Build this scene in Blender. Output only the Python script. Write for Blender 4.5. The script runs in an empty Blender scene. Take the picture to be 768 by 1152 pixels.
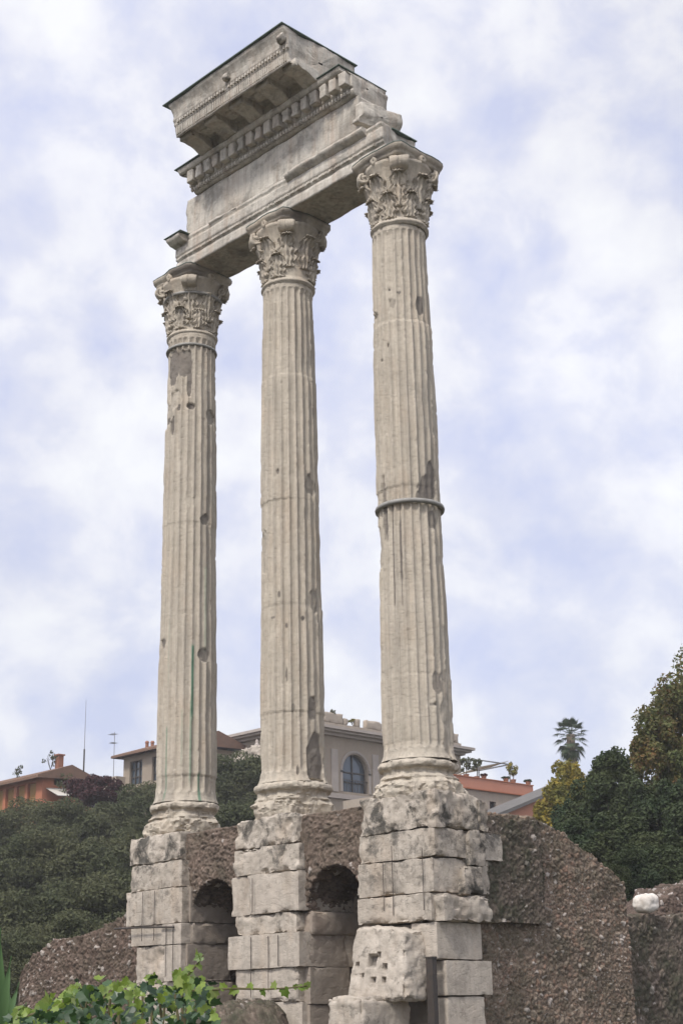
import bpy, math, random
import numpy as np
from mathutils import Vector, Matrix
from mathutils.geometry import tessellate_polygon

random.seed(7)
rng = np.random.default_rng(7)
scene = bpy.context.scene
COL = scene.collection
PI = math.pi

# ------------------------------------------------------------------ camera numbers
CAM = np.array([20.512, -22.1125, -4.1085])
YAW, PITCH, ROLL, FPX = 0.79664, 0.328854, -0.020807, 1663.556
_f = np.array([-math.sin(YAW) * math.cos(PITCH), math.cos(YAW) * math.cos(PITCH), math.sin(PITCH)])
_r0 = np.array([math.cos(YAW), math.sin(YAW), 0.0])
_u0 = np.cross(_r0, _f)
RT = math.cos(ROLL) * _r0 + math.sin(ROLL) * _u0
UP = -math.sin(ROLL) * _r0 + math.cos(ROLL) * _u0
FW = _f


def ray(u, v):
    return FW + RT * (u - 384) / FPX - UP * (v - 576) / FPX


def at(u, v, d):
    """world point that stands at forward distance d"""
    return CAM + d * ray(u, v)


def on(u, v, axis, val):
    """world point on the plane axis = val"""
    k = 'xyz'.index(axis)
    r = ray(u, v)
    return CAM + r * (val - CAM[k]) / r[k]


# ------------------------------------------------------------------ noise
def _hash(ix, iy, iz, seed):
    h = (ix.astype(np.int64) * 374761393 + iy.astype(np.int64) * 668265263 + iz.astype(np.int64) * 2147483647 + seed * 974634777) & 0xffffffff
    h = ((h ^ (h >> 13)) * 1274126177) & 0xffffffff
    h = ((h ^ (h >> 16)) * 2246822519) & 0xffffffff
    return ((h ^ (h >> 15)) & 0xffffff) / float(0xffffff)


def vnoise(p, seed=0):
    p = np.asarray(p, float)
    i = np.floor(p).astype(np.int64)
    f = p - i
    f = f * f * (3 - 2 * f)
    out = 0
    for dx in (0, 1):
        for dy in (0, 1):
            for dz in (0, 1):
                w = (f[:, 0] if dx else 1 - f[:, 0]) * (f[:, 1] if dy else 1 - f[:, 1]) * (f[:, 2] if dz else 1 - f[:, 2])
                out = out + w * _hash(i[:, 0] + dx, i[:, 1] + dy, i[:, 2] + dz, seed)
    return out * 2 - 1


def fbm(p, seed=0, octv=4, gain=.5):
    p = np.asarray(p, float)
    a, s, t = 1.0, 0, 0
    for k in range(octv):
        s = s + a * vnoise(p * (2.03 ** k) + 17.3 * k, seed + k)
        t += a
        a *= gain
    return s / t * 1.5


def worley(p, seed=0):
    p = np.asarray(p, float)
    i = np.floor(p).astype(np.int64)
    f1 = np.full(len(p), 9.0)
    f2 = np.full(len(p), 9.0)
    idv = np.zeros(len(p))
    for dx in (-1, 0, 1):
        for dy in (-1, 0, 1):
            for dz in (-1, 0, 1):
                c = i + np.array([dx, dy, dz])
                q = np.stack([_hash(c[:, 0], c[:, 1], c[:, 2], seed + s) for s in (1, 2, 3)], 1)
                d = np.sqrt(((c + q - p) ** 2).sum(1))
                n = _hash(c[:, 0], c[:, 1], c[:, 2], seed + 9)
                m = d < f1
                f2 = np.where(m, f1, np.minimum(f2, d))
                idv = np.where(m, n, idv)
                f1 = np.where(m, d, f1)
    return f1, f2, idv


def sstep(a, b, x):
    t = np.clip((x - a) / (b - a), 0, 1)
    return t * t * (3 - 2 * t)


# ------------------------------------------------------------------ object helpers
def world_loc(o):
    l = np.zeros(3)
    while o is not None:
        l = l + np.array(o.location)
        o = o.parent
    return l


def mk(name, V, F, mat, parent=None, smooth=False, attrs=None, loc=None):
    """one mesh object from world-space vertices"""
    V = np.asarray(V, float)
    me = bpy.data.meshes.new(name)
    o = bpy.data.objects.new(name, me)
    COL.objects.link(o)
    if parent is not None:
        V = V - world_loc(parent)
        o.parent = parent
    elif loc is not None:
        o.location = loc
        V = V - np.array(loc)
    F = F.tolist() if isinstance(F, np.ndarray) else F
    me.from_pydata(V.tolist(), [], F)
    me.update()
    if smooth:
        me.polygons.foreach_set('use_smooth', [True] * len(me.polygons))
    for k, a in (attrs or {}).items():
        at_ = me.attributes.new(k, 'FLOAT', 'POINT')
        at_.data.foreach_set('value', np.asarray(a, np.float32))
    if smooth == 'sharp':
        me.set_sharp_from_angle(angle=math.radians(28))
    if mat:
        me.materials.append(mat)
    return o


def thing(name, label, cat, loc, group=None):
    o = bpy.data.objects.new(name, None)
    o.empty_display_size = .3
    COL.objects.link(o)
    o.location = [float(c) for c in loc]
    tag(o, label, cat, group)
    return o


def tag(o, label, cat, group=None):
    o['label'] = label
    o['category'] = cat
    if group:
        o['group'] = group
    return o


def kind(o, k):
    o['kind'] = k
    return o


class MB:
    """collects simple solids into one mesh"""
    def __init__(s):
        s.V, s.F = [], []

    def add(s, V, F):
        b = len(s.V)
        s.V += [tuple(map(float, v)) for v in V]
        s.F += [tuple(int(i) + b for i in f) for f in F]
        return s

    def box(s, lo, hi):
        (x0, y0, z0), (x1, y1, z1) = lo, hi
        V = [(x0, y0, z0), (x1, y0, z0), (x1, y1, z0), (x0, y1, z0), (x0, y0, z1), (x1, y0, z1), (x1, y1, z1), (x0, y1, z1)]
        return s.add(V, [(0, 3, 2, 1), (4, 5, 6, 7), (0, 1, 5, 4), (1, 2, 6, 5), (2, 3, 7, 6), (3, 0, 4, 7)])

    def obox(s, c, ax, ay, az):
        """box with centre and three half-axis vectors"""
        c, ax, ay, az = [np.asarray(q, float) for q in (c, ax, ay, az)]
        V = [c + i * ax + j * ay + k * az for k in (-1, 1) for j, i in ((-1, -1), (-1, 1), (1, 1), (1, -1))]
        return s.add(V, [(0, 3, 2, 1), (4, 5, 6, 7), (0, 1, 5, 4), (1, 2, 6, 5), (2, 3, 7, 6), (3, 0, 4, 7)])

    def tube(s, pts, rad, n=8, cap=True):
        pts = [np.asarray(p, float) for p in pts]
        if np.isscalar(rad):
            rad = [rad] * len(pts)
        rows = []
        prev = None
        for i, p in enumerate(pts):
            t = pts[min(i + 1, len(pts) - 1)] - pts[max(i - 1, 0)]
            t = t / (np.linalg.norm(t) + 1e-9)
            if prev is None:
                a = np.array([0, 0, 1.0]) if abs(t[2]) < .9 else np.array([1.0, 0, 0])
            else:
                a = prev
            x = a - t * a.dot(t)
            x /= np.linalg.norm(x) + 1e-9
            prev = x
            y = np.cross(t, x)
            rows.append([p + rad[i] * (math.cos(k * 2 * PI / n) * x + math.sin(k * 2 * PI / n) * y) for k in range(n)])
        V = [v for r in rows for v in r]
        F = [(i * n + k, i * n + (k + 1) % n, (i + 1) * n + (k + 1) % n, (i + 1) * n + k) for i in range(len(rows) - 1) for k in range(n)]
        if cap:
            F += [tuple(range(n - 1, -1, -1)), tuple((len(rows) - 1) * n + k for k in range(n))]
        return s.add(V, F)

    def build(s, name, mat, parent=None, smooth=False, loc=None):
        return mk(name, s.V, s.F, mat, parent, smooth, None, loc)


def grid_faces(n, m, wrap=False):
    """faces of an n (rows) x m (columns) vertex grid"""
    i = np.arange(n - 1)[:, None]
    j = np.arange(m if wrap else m - 1)[None, :]
    a = i * m + j
    b = i * m + (j + 1) % m
    return np.stack([a, b, b + m, a + m], -1).reshape(-1, 4)


# ------------------------------------------------------------------ materials
class NT:
    def __init__(s, name):
        s.m = bpy.data.materials.new(name)
        s.m.use_nodes = True
        s.t = s.m.node_tree
        s.t.nodes.clear()
        s.out = s.n('ShaderNodeOutputMaterial')
        s.b = s.n('ShaderNodeBsdfPrincipled')
        s.l(s.b.outputs[0], s.out.inputs[0])
        s.pos = s.n('ShaderNodeNewGeometry').outputs['Position']

    def n(s, t, **kw):
        nd = s.t.nodes.new(t)
        for k, v in kw.items():
            setattr(nd, k, v)
        return nd

    def l(s, a, b):
        s.t.links.new(a, b)

    def scaled(s, sc, vec=None):
        m = s.n('ShaderNodeMapping')
        m.inputs['Scale'].default_value = sc if hasattr(sc, '__len__') else (sc, sc, sc)
        s.l(vec or s.pos, m.inputs['Vector'])
        return m.outputs[0]

    def noise(s, sc, detail=4, rough=.6, off=0, dist=0):
        nd = s.n('ShaderNodeTexNoise')
        nd.inputs['Scale'].default_value = 1
        nd.inputs['Detail'].default_value = detail
        nd.inputs['Roughness'].default_value = rough
        nd.inputs['Distortion'].default_value = dist
        m = s.n('ShaderNodeMapping')
        m.inputs['Scale'].default_value = sc if hasattr(sc, '__len__') else (sc, sc, sc)
        m.inputs['Location'].default_value = (off, off * .7, off * 1.3)
        s.l(s.pos, m.inputs['Vector'])
        s.l(m.outputs[0], nd.inputs['Vector'])
        return nd.outputs['Fac']

    def ramp(s, fac, stops):
        r = s.n('ShaderNodeValToRGB')
        e = r.color_ramp.elements
        while len(e) < len(stops):
            e.new(.5)
        for q, (p, c) in zip(e, stops):
            q.position = p
            q.color = (c, c, c, 1) if np.isscalar(c) else (*c, 1)
        s.l(fac, r.inputs[0])
        return r.outputs[0]

    def mix(s, fac, a, b, mode='MIX'):
        m = s.n('ShaderNodeMix', data_type='RGBA', blend_type=mode)
        if np.isscalar(fac):
            m.inputs[0].default_value = fac
        else:
            s.l(fac, m.inputs[0])
        for q, c in ((6, a), (7, b)):
            if isinstance(c, tuple):
                m.inputs[q].default_value = (*c, 1)
            else:
                s.l(c, m.inputs[q])
        return m.outputs[2]

    def mul(s, a, b, op='MULTIPLY'):
        m = s.n('ShaderNodeMath', operation=op)
        m.use_clamp = op != 'MULTIPLY'
        for q, c in ((0, a), (1, b)):
            if np.isscalar(c):
                m.inputs[q].default_value = c
            else:
                s.l(c, m.inputs[q])
        return m.outputs[0]

    def attr(s, name):
        a = s.n('ShaderNodeAttribute')
        a.attribute_name = name
        return a.outputs['Fac']

    def bump(s, h, strength=.5, dist=.02):
        b = s.n('ShaderNodeBump')
        b.inputs['Strength'].default_value = strength
        b.inputs['Distance'].default_value = dist
        s.l(h, b.inputs['Height'])
        s.l(b.outputs[0], s.b.inputs['Normal'])

    def done(s, col, rough=.9, spec=.25, metal=0):
        if isinstance(col, tuple):
            s.b.inputs['Base Color'].default_value = (*col, 1)
        else:
            s.l(col, s.b.inputs['Base Color'])
        s.b.inputs['Roughness'].default_value = rough
        s.b.inputs['Specular IOR Level'].default_value = spec
        s.b.inputs['Metallic'].default_value = metal
        return s.m


def stone_mat(name, c1, c2, streak=.35, dark=(.165, .145, .125), lichen=.0, green=False, seed=0, lz=None, rust=0, warm=(.46, .35, .25)):
    t = NT(name)
    c = t.mix(t.ramp(t.noise(.9, 5, .65, seed), [(.3, 0), (.7, 1)]), c1, c2)
    # warm patches of fresher stone
    c = t.mix(t.mul(t.ramp(t.noise((1.6, 1.6, .7), 4, .6, seed + 5), [(.52, 0), (.72, 1)]), .45), c, warm)
    # rain-washed streaks running down
    st = t.ramp(t.noise((9, 9, .32), 6, .65, seed + 9), [(.42, 0), (.72, 1)])
    c = t.mix(t.mul(st, streak), c, (.25, .225, .19))
    if rust:
        c = t.mix(t.mul(t.ramp(t.noise((3.2, 3.2, .3), 5, .65, seed + 51), [(.5, 0), (.66, 1)]), rust), c, (.40, .27, .19))
        c = t.mix(t.mul(t.ramp(t.noise((5, 5, .4), 5, .65, seed + 61), [(.55, 0), (.68, 1)]), rust), c, (.17, .155, .135))
    # mottling
    c = t.mix(t.ramp(t.noise(9, 6, .7, seed + 3), [(.35, .0), (.75, .45)]), c, (.3, .25, .2))
    c = t.mix(t.ramp(t.noise(23, 4, .7, seed + 13), [(.62, .0), (.75, .5)]), c, dark)
    if lichen:
        li = t.ramp(t.noise(1.7, 7, .72, seed + 21, .4), [(.5, 0), (.6, 1)])
        if lz:
            sx = t.n('ShaderNodeSeparateXYZ')
            t.l(t.pos, sx.inputs[0])
            mr = t.n('ShaderNodeMapRange')
            mr.inputs['From Min'].default_value, mr.inputs['From Max'].default_value = lz
            mr.inputs['To Min'].default_value = .12
            t.l(sx.outputs[2], mr.inputs[0])
            li = t.mul(li, mr.outputs[0])
        c = t.mix(t.mul(li, lichen), c, (.075, .07, .06))
        c = t.mix(t.mul(t.ramp(t.noise(5, 6, .7, seed + 31), [(.56, 0), (.64, 1)]), lichen * .55), c, (.085, .08, .068))
    c = t.mix(t.attr('mask'), c, dark)
    if green:
        c = t.mix(t.attr('algae'), c, (.08, .2, .13))
    t.bump(t.mix(.5, t.noise(34, 6, .75, seed), t.ramp(t.noise((9, 9, 16), 5, .7, seed + 2), [(.3, 0), (.5, 1)])), .6, .03)
    return t.done(c, .92, .15)


def rubble_mat(name, cols, dark, moss=0, pale=.06, seed=0):
    """uses the 'cell' attribute (one value per stone) and 'gap' (mortar) of the modelled relief"""
    t = NT(name)
    cell = t.attr('cell')
    c = t.ramp(cell, [(i / (len(cols) - 1), q) for i, q in enumerate(cols)])
    c = t.mix(t.ramp(t.noise(1.1, 5, .65, seed), [(.4, 0), (.7, .6)]), c, dark)
    c = t.mix(t.mul(t.ramp(cell, [(1 - pale - .01, 0), (1 - pale, 1)]), .9), c, (.52, .46, .41))
    if moss:
        c = t.mix(t.mul(t.ramp(t.noise(1.6, 6, .7, seed + 4, .3), [(.42, 0), (.6, 1)]), moss), c, (.05, .06, .035))
    c = t.mix(t.mul(t.attr('gap'), .7), c, (.07, .055, .043))
    c = t.mix(t.mul(t.ramp(t.noise(3.2, 6, .72, seed + 15), [(.56, 0), (.68, 1)]), .35), c, (.27, .215, .175))
    c = t.mix(t.mul(t.ramp(t.noise(6.5, 5, .75, seed + 25), [(.53, 0), (.62, 1)]), .6), c, (.06, .052, .042))
    c = t.mix(t.ramp(t.noise(18, 5, .7, seed + 8), [(.45, 0), (.8, .5)]), c, dark)
    t.bump(t.noise(26, 6, .75, seed), .7, .03)
    return t.done(c, .95, .1)


def plain_mat(name, c1, c2, sc=3, rough=.8, spec=.3, metal=0, bump=0, bsc=30, seed=0):
    t = NT(name)
    c = t.mix(t.ramp(t.noise(sc, 5, .65, seed), [(.3, 0), (.7, 1)]), c1, c2)
    if bump:
        t.bump(t.noise(bsc, 5, .65, seed), bump, .02)
    return t.done(c, rough, spec, metal)


def leaf_mat(name, cols, trans=.25, rough=.6, clump=None, sc=.5, seed=0, spec=.25):
    t = NT(name)
    ri = t.n('ShaderNodeNewGeometry').outputs['Random Per Island']
    c = t.ramp(ri, [(i / (len(cols) - 1), q) for i, q in enumerate(cols)])
    if clump:
        c = t.mix(t.ramp(t.noise(sc, 3, .55, seed), [(.4, 0), (.62, .85)]), c, clump)
    t.done(c, rough, spec)
    tr = t.n('ShaderNodeBsdfTranslucent')
    t.l(c, tr.inputs[0])
    ms = t.n('ShaderNodeMixShader')
    ms.inputs[0].default_value = trans
    t.l(t.b.outputs[0], ms.inputs[1])
    t.l(tr.outputs[0], ms.inputs[2])
    t.l(ms.outputs[0], t.out.inputs[0])
    return t.m


M = {}
M['marble'] = stone_mat('weathered_marble', (.57, .505, .41), (.47, .42, .34), .65, green=True, seed=2)
M['marble_top'] = stone_mat('weathered_marble_entablature', (.66, .62, .545), (.53, .49, .425), .5, lichen=.38, rust=.35, seed=11, dark=(.11, .1, .085))
M['block'] = stone_mat('travertine_block', (.54, .48, .405), (.44, .385, .32), .4, lichen=.95, seed=4, lz=(-2.3, -.5))
M['block_pale'] = stone_mat('pale_ashlar', (.54, .48, .405), (.46, .40, .335), .3, lichen=.25, seed=8)
M['block_dark'] = stone_mat('crusted_travertine', (.44, .39, .33), (.3, .26, .215), .45, lichen=1.1, seed=14)
M['jamb'] = stone_mat('tufa_jamb', (.34, .29, .24), (.28, .235, .195), .3, lichen=.15, seed=6, warm=(.31, .22, .16))
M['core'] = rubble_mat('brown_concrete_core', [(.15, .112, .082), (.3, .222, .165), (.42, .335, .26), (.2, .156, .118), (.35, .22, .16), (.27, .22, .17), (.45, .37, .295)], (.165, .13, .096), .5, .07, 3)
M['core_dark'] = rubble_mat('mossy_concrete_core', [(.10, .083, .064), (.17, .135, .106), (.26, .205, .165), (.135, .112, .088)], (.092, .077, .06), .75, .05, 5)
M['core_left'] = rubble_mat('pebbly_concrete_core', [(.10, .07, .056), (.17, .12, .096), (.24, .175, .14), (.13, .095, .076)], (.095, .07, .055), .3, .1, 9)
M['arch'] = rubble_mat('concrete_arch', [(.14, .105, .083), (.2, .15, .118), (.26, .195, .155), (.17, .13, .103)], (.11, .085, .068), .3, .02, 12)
M['iron'] = plain_mat('dark_iron', (.035, .032, .03), (.06, .045, .035), 6, .6, .4)
M['band'] = plain_mat('grey_iron_band', (.30, .29, .265), (.2, .19, .17), 5, .6, .4)
M['flash'] = plain_mat('verdigris_flashing', (.085, .125, .1), (.12, .15, .125), 4, .6, .3)
M['soil'] = plain_mat('dark_soil', (.075, .058, .045), (.045, .036, .028), 5, .95, .1, bump=.8)
M['white_marble'] = plain_mat('white_marble', (.78, .74, .68), (.5, .44, .38), 5, .8, .2, bump=.3)

# ------------------------------------------------------------------ world, sun, camera
w = bpy.data.worlds.new('World')
scene.world = w
w.use_nodes = True
nt = w.node_tree
nt.nodes.clear()
SUN_EL, SUN_AZ = math.radians(50), None
sun_dir = np.array([.22, -.76, .0])
sun_dir = sun_dir / np.linalg.norm(sun_dir) * math.cos(SUN_EL)
sun_dir[2] = math.sin(SUN_EL)
out = nt.nodes.new('ShaderNodeOutputWorld')
bg = nt.nodes.new('ShaderNodeBackground')
bg.inputs[1].default_value = .1
nt.links.new(bg.outputs[0], out.inputs[0])
sky = nt.nodes.new('ShaderNodeTexSky')
sky.sky_type = 'NISHITA'
sky.sun_disc = False
sky.sun_elevation = SUN_EL
sky.sun_rotation = math.atan2(sun_dir[0], sun_dir[1])
tc = nt.nodes.new('ShaderNodeTexCoord')


def wmath(op, a, b):
    m = nt.nodes.new('ShaderNodeMath')
    m.operation = op
    for q, c in ((0, a), (1, b)):
        if np.isscalar(c):
            m.inputs[q].default_value = c
        else:
            nt.links.new(c, m.inputs[q])
    return m.outputs[0]


def wnoise(sc, detail, rough, loc, dist=0.):
    mp = nt.nodes.new('ShaderNodeMapping')
    mp.inputs['Scale'].default_value = sc
    mp.inputs['Location'].default_value = loc
    nt.links.new(tc.outputs['Generated'], mp.inputs[0])
    nz = nt.nodes.new('ShaderNodeTexNoise')
    nz.inputs['Scale'].default_value = 1
    nz.inputs['Detail'].default_value = detail
    nz.inputs['Roughness'].default_value = rough
    nz.inputs['Distortion'].default_value = dist
    nt.links.new(mp.outputs[0], nz.inputs['Vector'])
    return nz.outputs['Fac']


def wramp(fac, stops):
    r = nt.nodes.new('ShaderNodeValToRGB')
    e = r.color_ramp.elements
    while len(e) < len(stops):
        e.new(.5)
    for q, (p, c) in zip(e, stops):
        q.position = p
        q.color = (c, c, c, 1) if np.isscalar(c) else (*c, 1)
    nt.links.new(fac, r.inputs[0])
    return r.outputs[0]


def wmix(fac, a, b, mode='MIX'):
    m = nt.nodes.new('ShaderNodeMix')
    m.data_type = 'RGBA'
    m.blend_type = mode
    if np.isscalar(fac):
        m.inputs[0].default_value = fac
    else:
        nt.links.new(fac, m.inputs[0])
    for q, c in ((6, a), (7, b)):
        if isinstance(c, tuple):
            m.inputs[q].default_value = (*c, 1)
        else:
            nt.links.new(c, m.inputs[q])
    return m.outputs[2]


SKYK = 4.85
cl = wramp(wnoise((13, 13, 15), 6, .55, (3.1, 1.7, .4), .15), [(.33, (.72, .76, .985)), (.47, (.87, .885, 1.02)), (.55, (1.0, 1.0, 1.07)), (.66, (1.1, 1.1, 1.12))])
cl = wmix(1.0, cl, wramp(wnoise((2.6, 2.6, 2.6), 3, .5, (8.2, 4.4, 1.4)), [(.35, .92), (.65, 1.05)]), 'MULTIPLY')
# the overcast is brighter round the veiled sun
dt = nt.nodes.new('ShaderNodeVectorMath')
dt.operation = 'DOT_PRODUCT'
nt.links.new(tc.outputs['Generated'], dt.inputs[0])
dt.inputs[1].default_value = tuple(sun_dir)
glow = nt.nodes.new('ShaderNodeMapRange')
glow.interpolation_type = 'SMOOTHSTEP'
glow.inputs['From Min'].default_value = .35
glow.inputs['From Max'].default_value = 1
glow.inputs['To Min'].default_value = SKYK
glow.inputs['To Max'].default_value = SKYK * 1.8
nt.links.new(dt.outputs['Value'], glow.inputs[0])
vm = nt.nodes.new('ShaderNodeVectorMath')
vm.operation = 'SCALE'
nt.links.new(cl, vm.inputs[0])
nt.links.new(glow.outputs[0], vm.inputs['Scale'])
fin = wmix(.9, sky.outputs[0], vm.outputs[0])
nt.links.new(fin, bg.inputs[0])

sl = bpy.data.lights.new('Sun', 'SUN')
sl.energy = 1.5
sl.angle = math.radians(10.5)
sl.color = (1, .95, .88)
so = bpy.data.objects.new('Sun', sl)
COL.objects.link(so)
so.rotation_euler = Vector(-sun_dir).to_track_quat('-Z', 'Y').to_euler()
so.location = (0, -30, 40)

cam = bpy.data.cameras.new('Camera')
cam.sensor_fit = 'VERTICAL'
cam.sensor_height = 36
cam.lens = FPX / 1152 * 36
cam.clip_end = 3000
cam.clip_start = .1
co = bpy.data.objects.new('Camera', cam)
COL.objects.link(co)
co.matrix_world = Matrix(((RT[0], UP[0], -FW[0], CAM[0]), (RT[1], UP[1], -FW[1], CAM[1]), (RT[2], UP[2], -FW[2], CAM[2]), (0, 0, 0, 1)))
scene.camera = co
scene.view_settings.view_transform = 'Standard'
scene.view_settings.look = 'None'
scene.view_settings.gamma = 1
scene.view_settings.use_curve_mapping = False
scene.view_settings.exposure = .97

# ------------------------------------------------------------------ terrain
GZ = -5.75
VD = np.array([-math.sin(YAW), math.cos(YAW)])


def hill(x, y):
    s = (np.asarray(x) - CAM[0]) * VD[0] + (np.asarray(y) - CAM[1]) * VD[1]
    h = GZ + 10.5 * sstep(46, 100, s) + 5 * sstep(95, 170, s)
    return h


# ground: one sheet to the horizon, finer near the ruin
gx = np.concatenate([np.linspace(-1500, -180, 10), np.arange(-170, 131, 4.), np.linspace(150, 1500, 10)])
gy = np.concatenate([np.linspace(-1500, -150, 10), np.arange(-140, 201, 4.), np.linspace(230, 1500, 10)])
GX, GY = np.meshgrid(gx, gy)
P2 = np.stack([GX.ravel(), GY.ravel(), 0 * GX.ravel()], 1)
Z = hill(P2[:, 0], P2[:, 1]) + .12 * fbm(P2 * .12, 5) * (np.abs(P2[:, 0]) < 170)
P2[:, 2] = Z
t = NT('dry_grass_ground')
c = t.mix(t.ramp(t.noise(.35, 5, .6), [(.35, 0), (.65, 1)]), (.04, .045, .024), (.08, .066, .046))
t.bump(t.noise(12, 5, .7), .6, .05)
kind(mk('ground', P2, grid_faces(len(gy), len(gx)), t.done(c, .95, .1), smooth=True), 'structure')

# ------------------------------------------------------------------ dense block with worn edges
def lattice_box(nx, ny, nz):
    idx = {}
    V, F = [], []

    def vid(i, j, k):
        key = (i, j, k)
        if key not in idx:
            idx[key] = len(V)
            V.append(key)
        return idx[key]
    for k in (0, nz):
        for i in range(nx):
            for j in range(ny):
                q = [vid(i, j, k), vid(i + 1, j, k), vid(i + 1, j + 1, k), vid(i, j + 1, k)]
                F.append(q if k else q[::-1])
    for j in (0, ny):
        for i in range(nx):
            for k in range(nz):
                q = [vid(i, j, k), vid(i + 1, j, k), vid(i + 1, j, k + 1), vid(i, j, k + 1)]
                F.append(q[::-1] if j else q)
    for i in (0, nx):
        for j in range(ny):
            for k in range(nz):
                q = [vid(i, j, k), vid(i, j + 1, k), vid(i, j + 1, k + 1), vid(i, j, k + 1)]
                F.append(q if i else q[::-1])
    return np.array(V, float) / np.array([nx, ny, nz]), F


def rough_box(lo, hi, step=.06, rnd=.05, amp=.03, chip=.06, seed=0, pits=(), warp=None):
    lo, hi = np.array(lo, float), np.array(hi, float)
    sz = hi - lo
    n = np.maximum(2, np.ceil(sz / step)).astype(int)
    T, F = lattice_box(*n)
    P = lo + T * sz
    rnd = min(rnd, sz.min() * .45)
    q = np.clip(P, lo + rnd, hi - rnd)
    d = P - q
    L = np.linalg.norm(d, axis=1, keepdims=True) + 1e-9
    nrm = d / L
    P1 = q + nrm * rnd
    # nearness to an edge: second smallest distance to the faces
    dist = np.sort(np.minimum(P - lo, hi - P), axis=1)
    edge = 1 - sstep(0, .11, dist[:, 1])
    a = amp * fbm(P1 * 2.2, seed, 5) + amp * .6 * fbm(P1 * 7, seed + 7, 4) - amp * 1.3 * np.clip(fbm(P1 * 5, seed + 17, 3) - .25, 0, 1)
    ch = np.clip(fbm(P1 * 3.4, seed + 11, 4) + .02, 0, 1)
    a = a - chip * edge * (np.clip(ch - .12, 0, 1) * 3.2 + .02)
    mask = np.zeros(len(P))
    for (c, r, dep) in pits:
        e = np.abs((P1 - np.array(c)) / r).max(1)
        m = 1 - sstep(.75, 1.15, e)
        a = a - dep * m
        mask = np.maximum(mask, m * .9)
    P1 = P1 + nrm * a[:, None]
    if warp:
        P1 = warp(P1, T)
    return P1, F, mask


def stone(name, lo, hi, mat, parent=None, **k):
    V, F, m = rough_box(lo, hi, **k)
    return mk(name, V, F, mat, parent, 'sharp', {'mask': m}, None if parent else tuple((np.array(lo) + np.array(hi)) / 2 * np.array([1, 1, 0]) + np.array([0, 0, lo[2]])))


# ------------------------------------------------------------------ the columns
S = 3.8108
HN, HA = 12.937, 14.662
CX = [-2 * S, -S, 0.0]
RB, RTOP = .722, .615


def shaft_r(z):
    t_ = np.clip((z - .75) / (HN - .75), 0, 1)
    return RB - (RB - RTOP) * (.55 * t_ + .45 * t_ ** 2.2)


def col_hit(i, u, v):
    """height and bearing on column i of a point of the photograph"""
    r = ray(u, v)
    ox, oy = CAM[0] - CX[i], CAM[1]
    z = 5.0
    for _ in range(4):
        R = float(shaft_r(np.array(z)))
        a = r[0] ** 2 + r[1] ** 2
        b = 2 * (ox * r[0] + oy * r[1])
        c_ = ox * ox + oy * oy - R * R
        D = max(b * b - 4 * a * c_, 0)
        tt = (-b - math.sqrt(D)) / (2 * a)
        z = CAM[2] + tt * r[2]
    return z, math.atan2(oy + tt * r[1], ox + tt * r[0])


# flaws seen on each shaft: (u, v, half width px, half height px, depth m, darkness, raggedness)
FLAWS = [
    [(194, 414, 7, 21, .07, .8, .25), (207, 408, 11, 16, .06, .75, .3), (213, 428, 3, 18, .05, .8, .25), (197, 449, 7, 11, .05, 0, .2), (201, 458, 2.5, 4, .1, .9, .1), (215, 457, 5, 4, .09, .85, .3),
     (194, 478, 2.2, 12, .07, .85, .3), (188, 474, 2, 4, .07, .8, .2), (231, 584, 5, 6, .06, .75, .5), (230, 737, 6, 8, .05, .6, .5), (183, 724, 2.5, 5, .06, .7, .5), (238, 470, 5, 8, .05, .4, .5),
     (186, 470, 5, 18, .03, .1, .6)],
    [(349, 545, 6, 12, .05, .5, .5), (352, 798, 6, 14, .07, .65, .5), (357, 858, 9, 33, .12, .75, .35), (313, 668, 1.6, 4, .05, .8, .3), (341, 695, 2, 3, .05, .9, .2), (322, 703, 1.6, 3, .05, .8, .3),
     (306, 694, 3, 1.6, .05, .7, .3), (322, 758, 1.3, 9, .05, .7, .3), (330, 795, 2, 4, .05, .6, .3), (335, 866, 1.3, 6, .06, .8, .2), (355, 675, 5, 14, .04, .35, .6), (296, 620, 4, 26, .07, .05, .3), (312, 530, 1.4, 3, .04, .8, .2)],
    [(474, 342, 5, 12, .12, .9, .15), (483, 548, 11, 17, .12, .85, .45), (487, 532, 5, 14, .12, .85, .3), (474, 557, 6, 7, .1, .8, .3), (488, 584, 5, 10, .08, .65, .5), (441, 620, 1.1, 68, .07, .95, .05), (450, 618, 1.1, 66, .07, .95, .05), (433, 585, 1.1, 26, .05, .9, .05),
     (431, 570, 1.1, 40, .04, .7, .05), (493, 768, 6, 13, .07, .6, .5), (488, 792, 4, 2, .05, .6, .3), (448, 328, 3, 2, .05, .8, .2), (440, 340, 4, 6, .04, .35, .6), (436, 388, 1.5, 2, .05, .9, .2), (429, 405, 1.5, 2, .05, .9, .2),
     (424, 620, 4, 28, .05, .05, .4), (421, 358, 3, 5, .07, .1, .3), (503, 800, 4, 60, .06, .1, .7), (437, 326, 1.5, 2, .04, .9, .2)],
]
DRUMS = [[(220, 587), (214, 740), (214, 872), (205, 470)], [(328, 420), (330, 560), (330, 678), (328, 800)], [(450, 358), (458, 545), (465, 757), (467, 832)]]
LABELS = ['farthest fluted marble column, with two iron bands below its capital and a green streak', 'middle fluted marble column, without any iron band, with a grey patch low on its shaft',
          'nearest fluted marble column, with one iron band halfway up its shaft']


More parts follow.
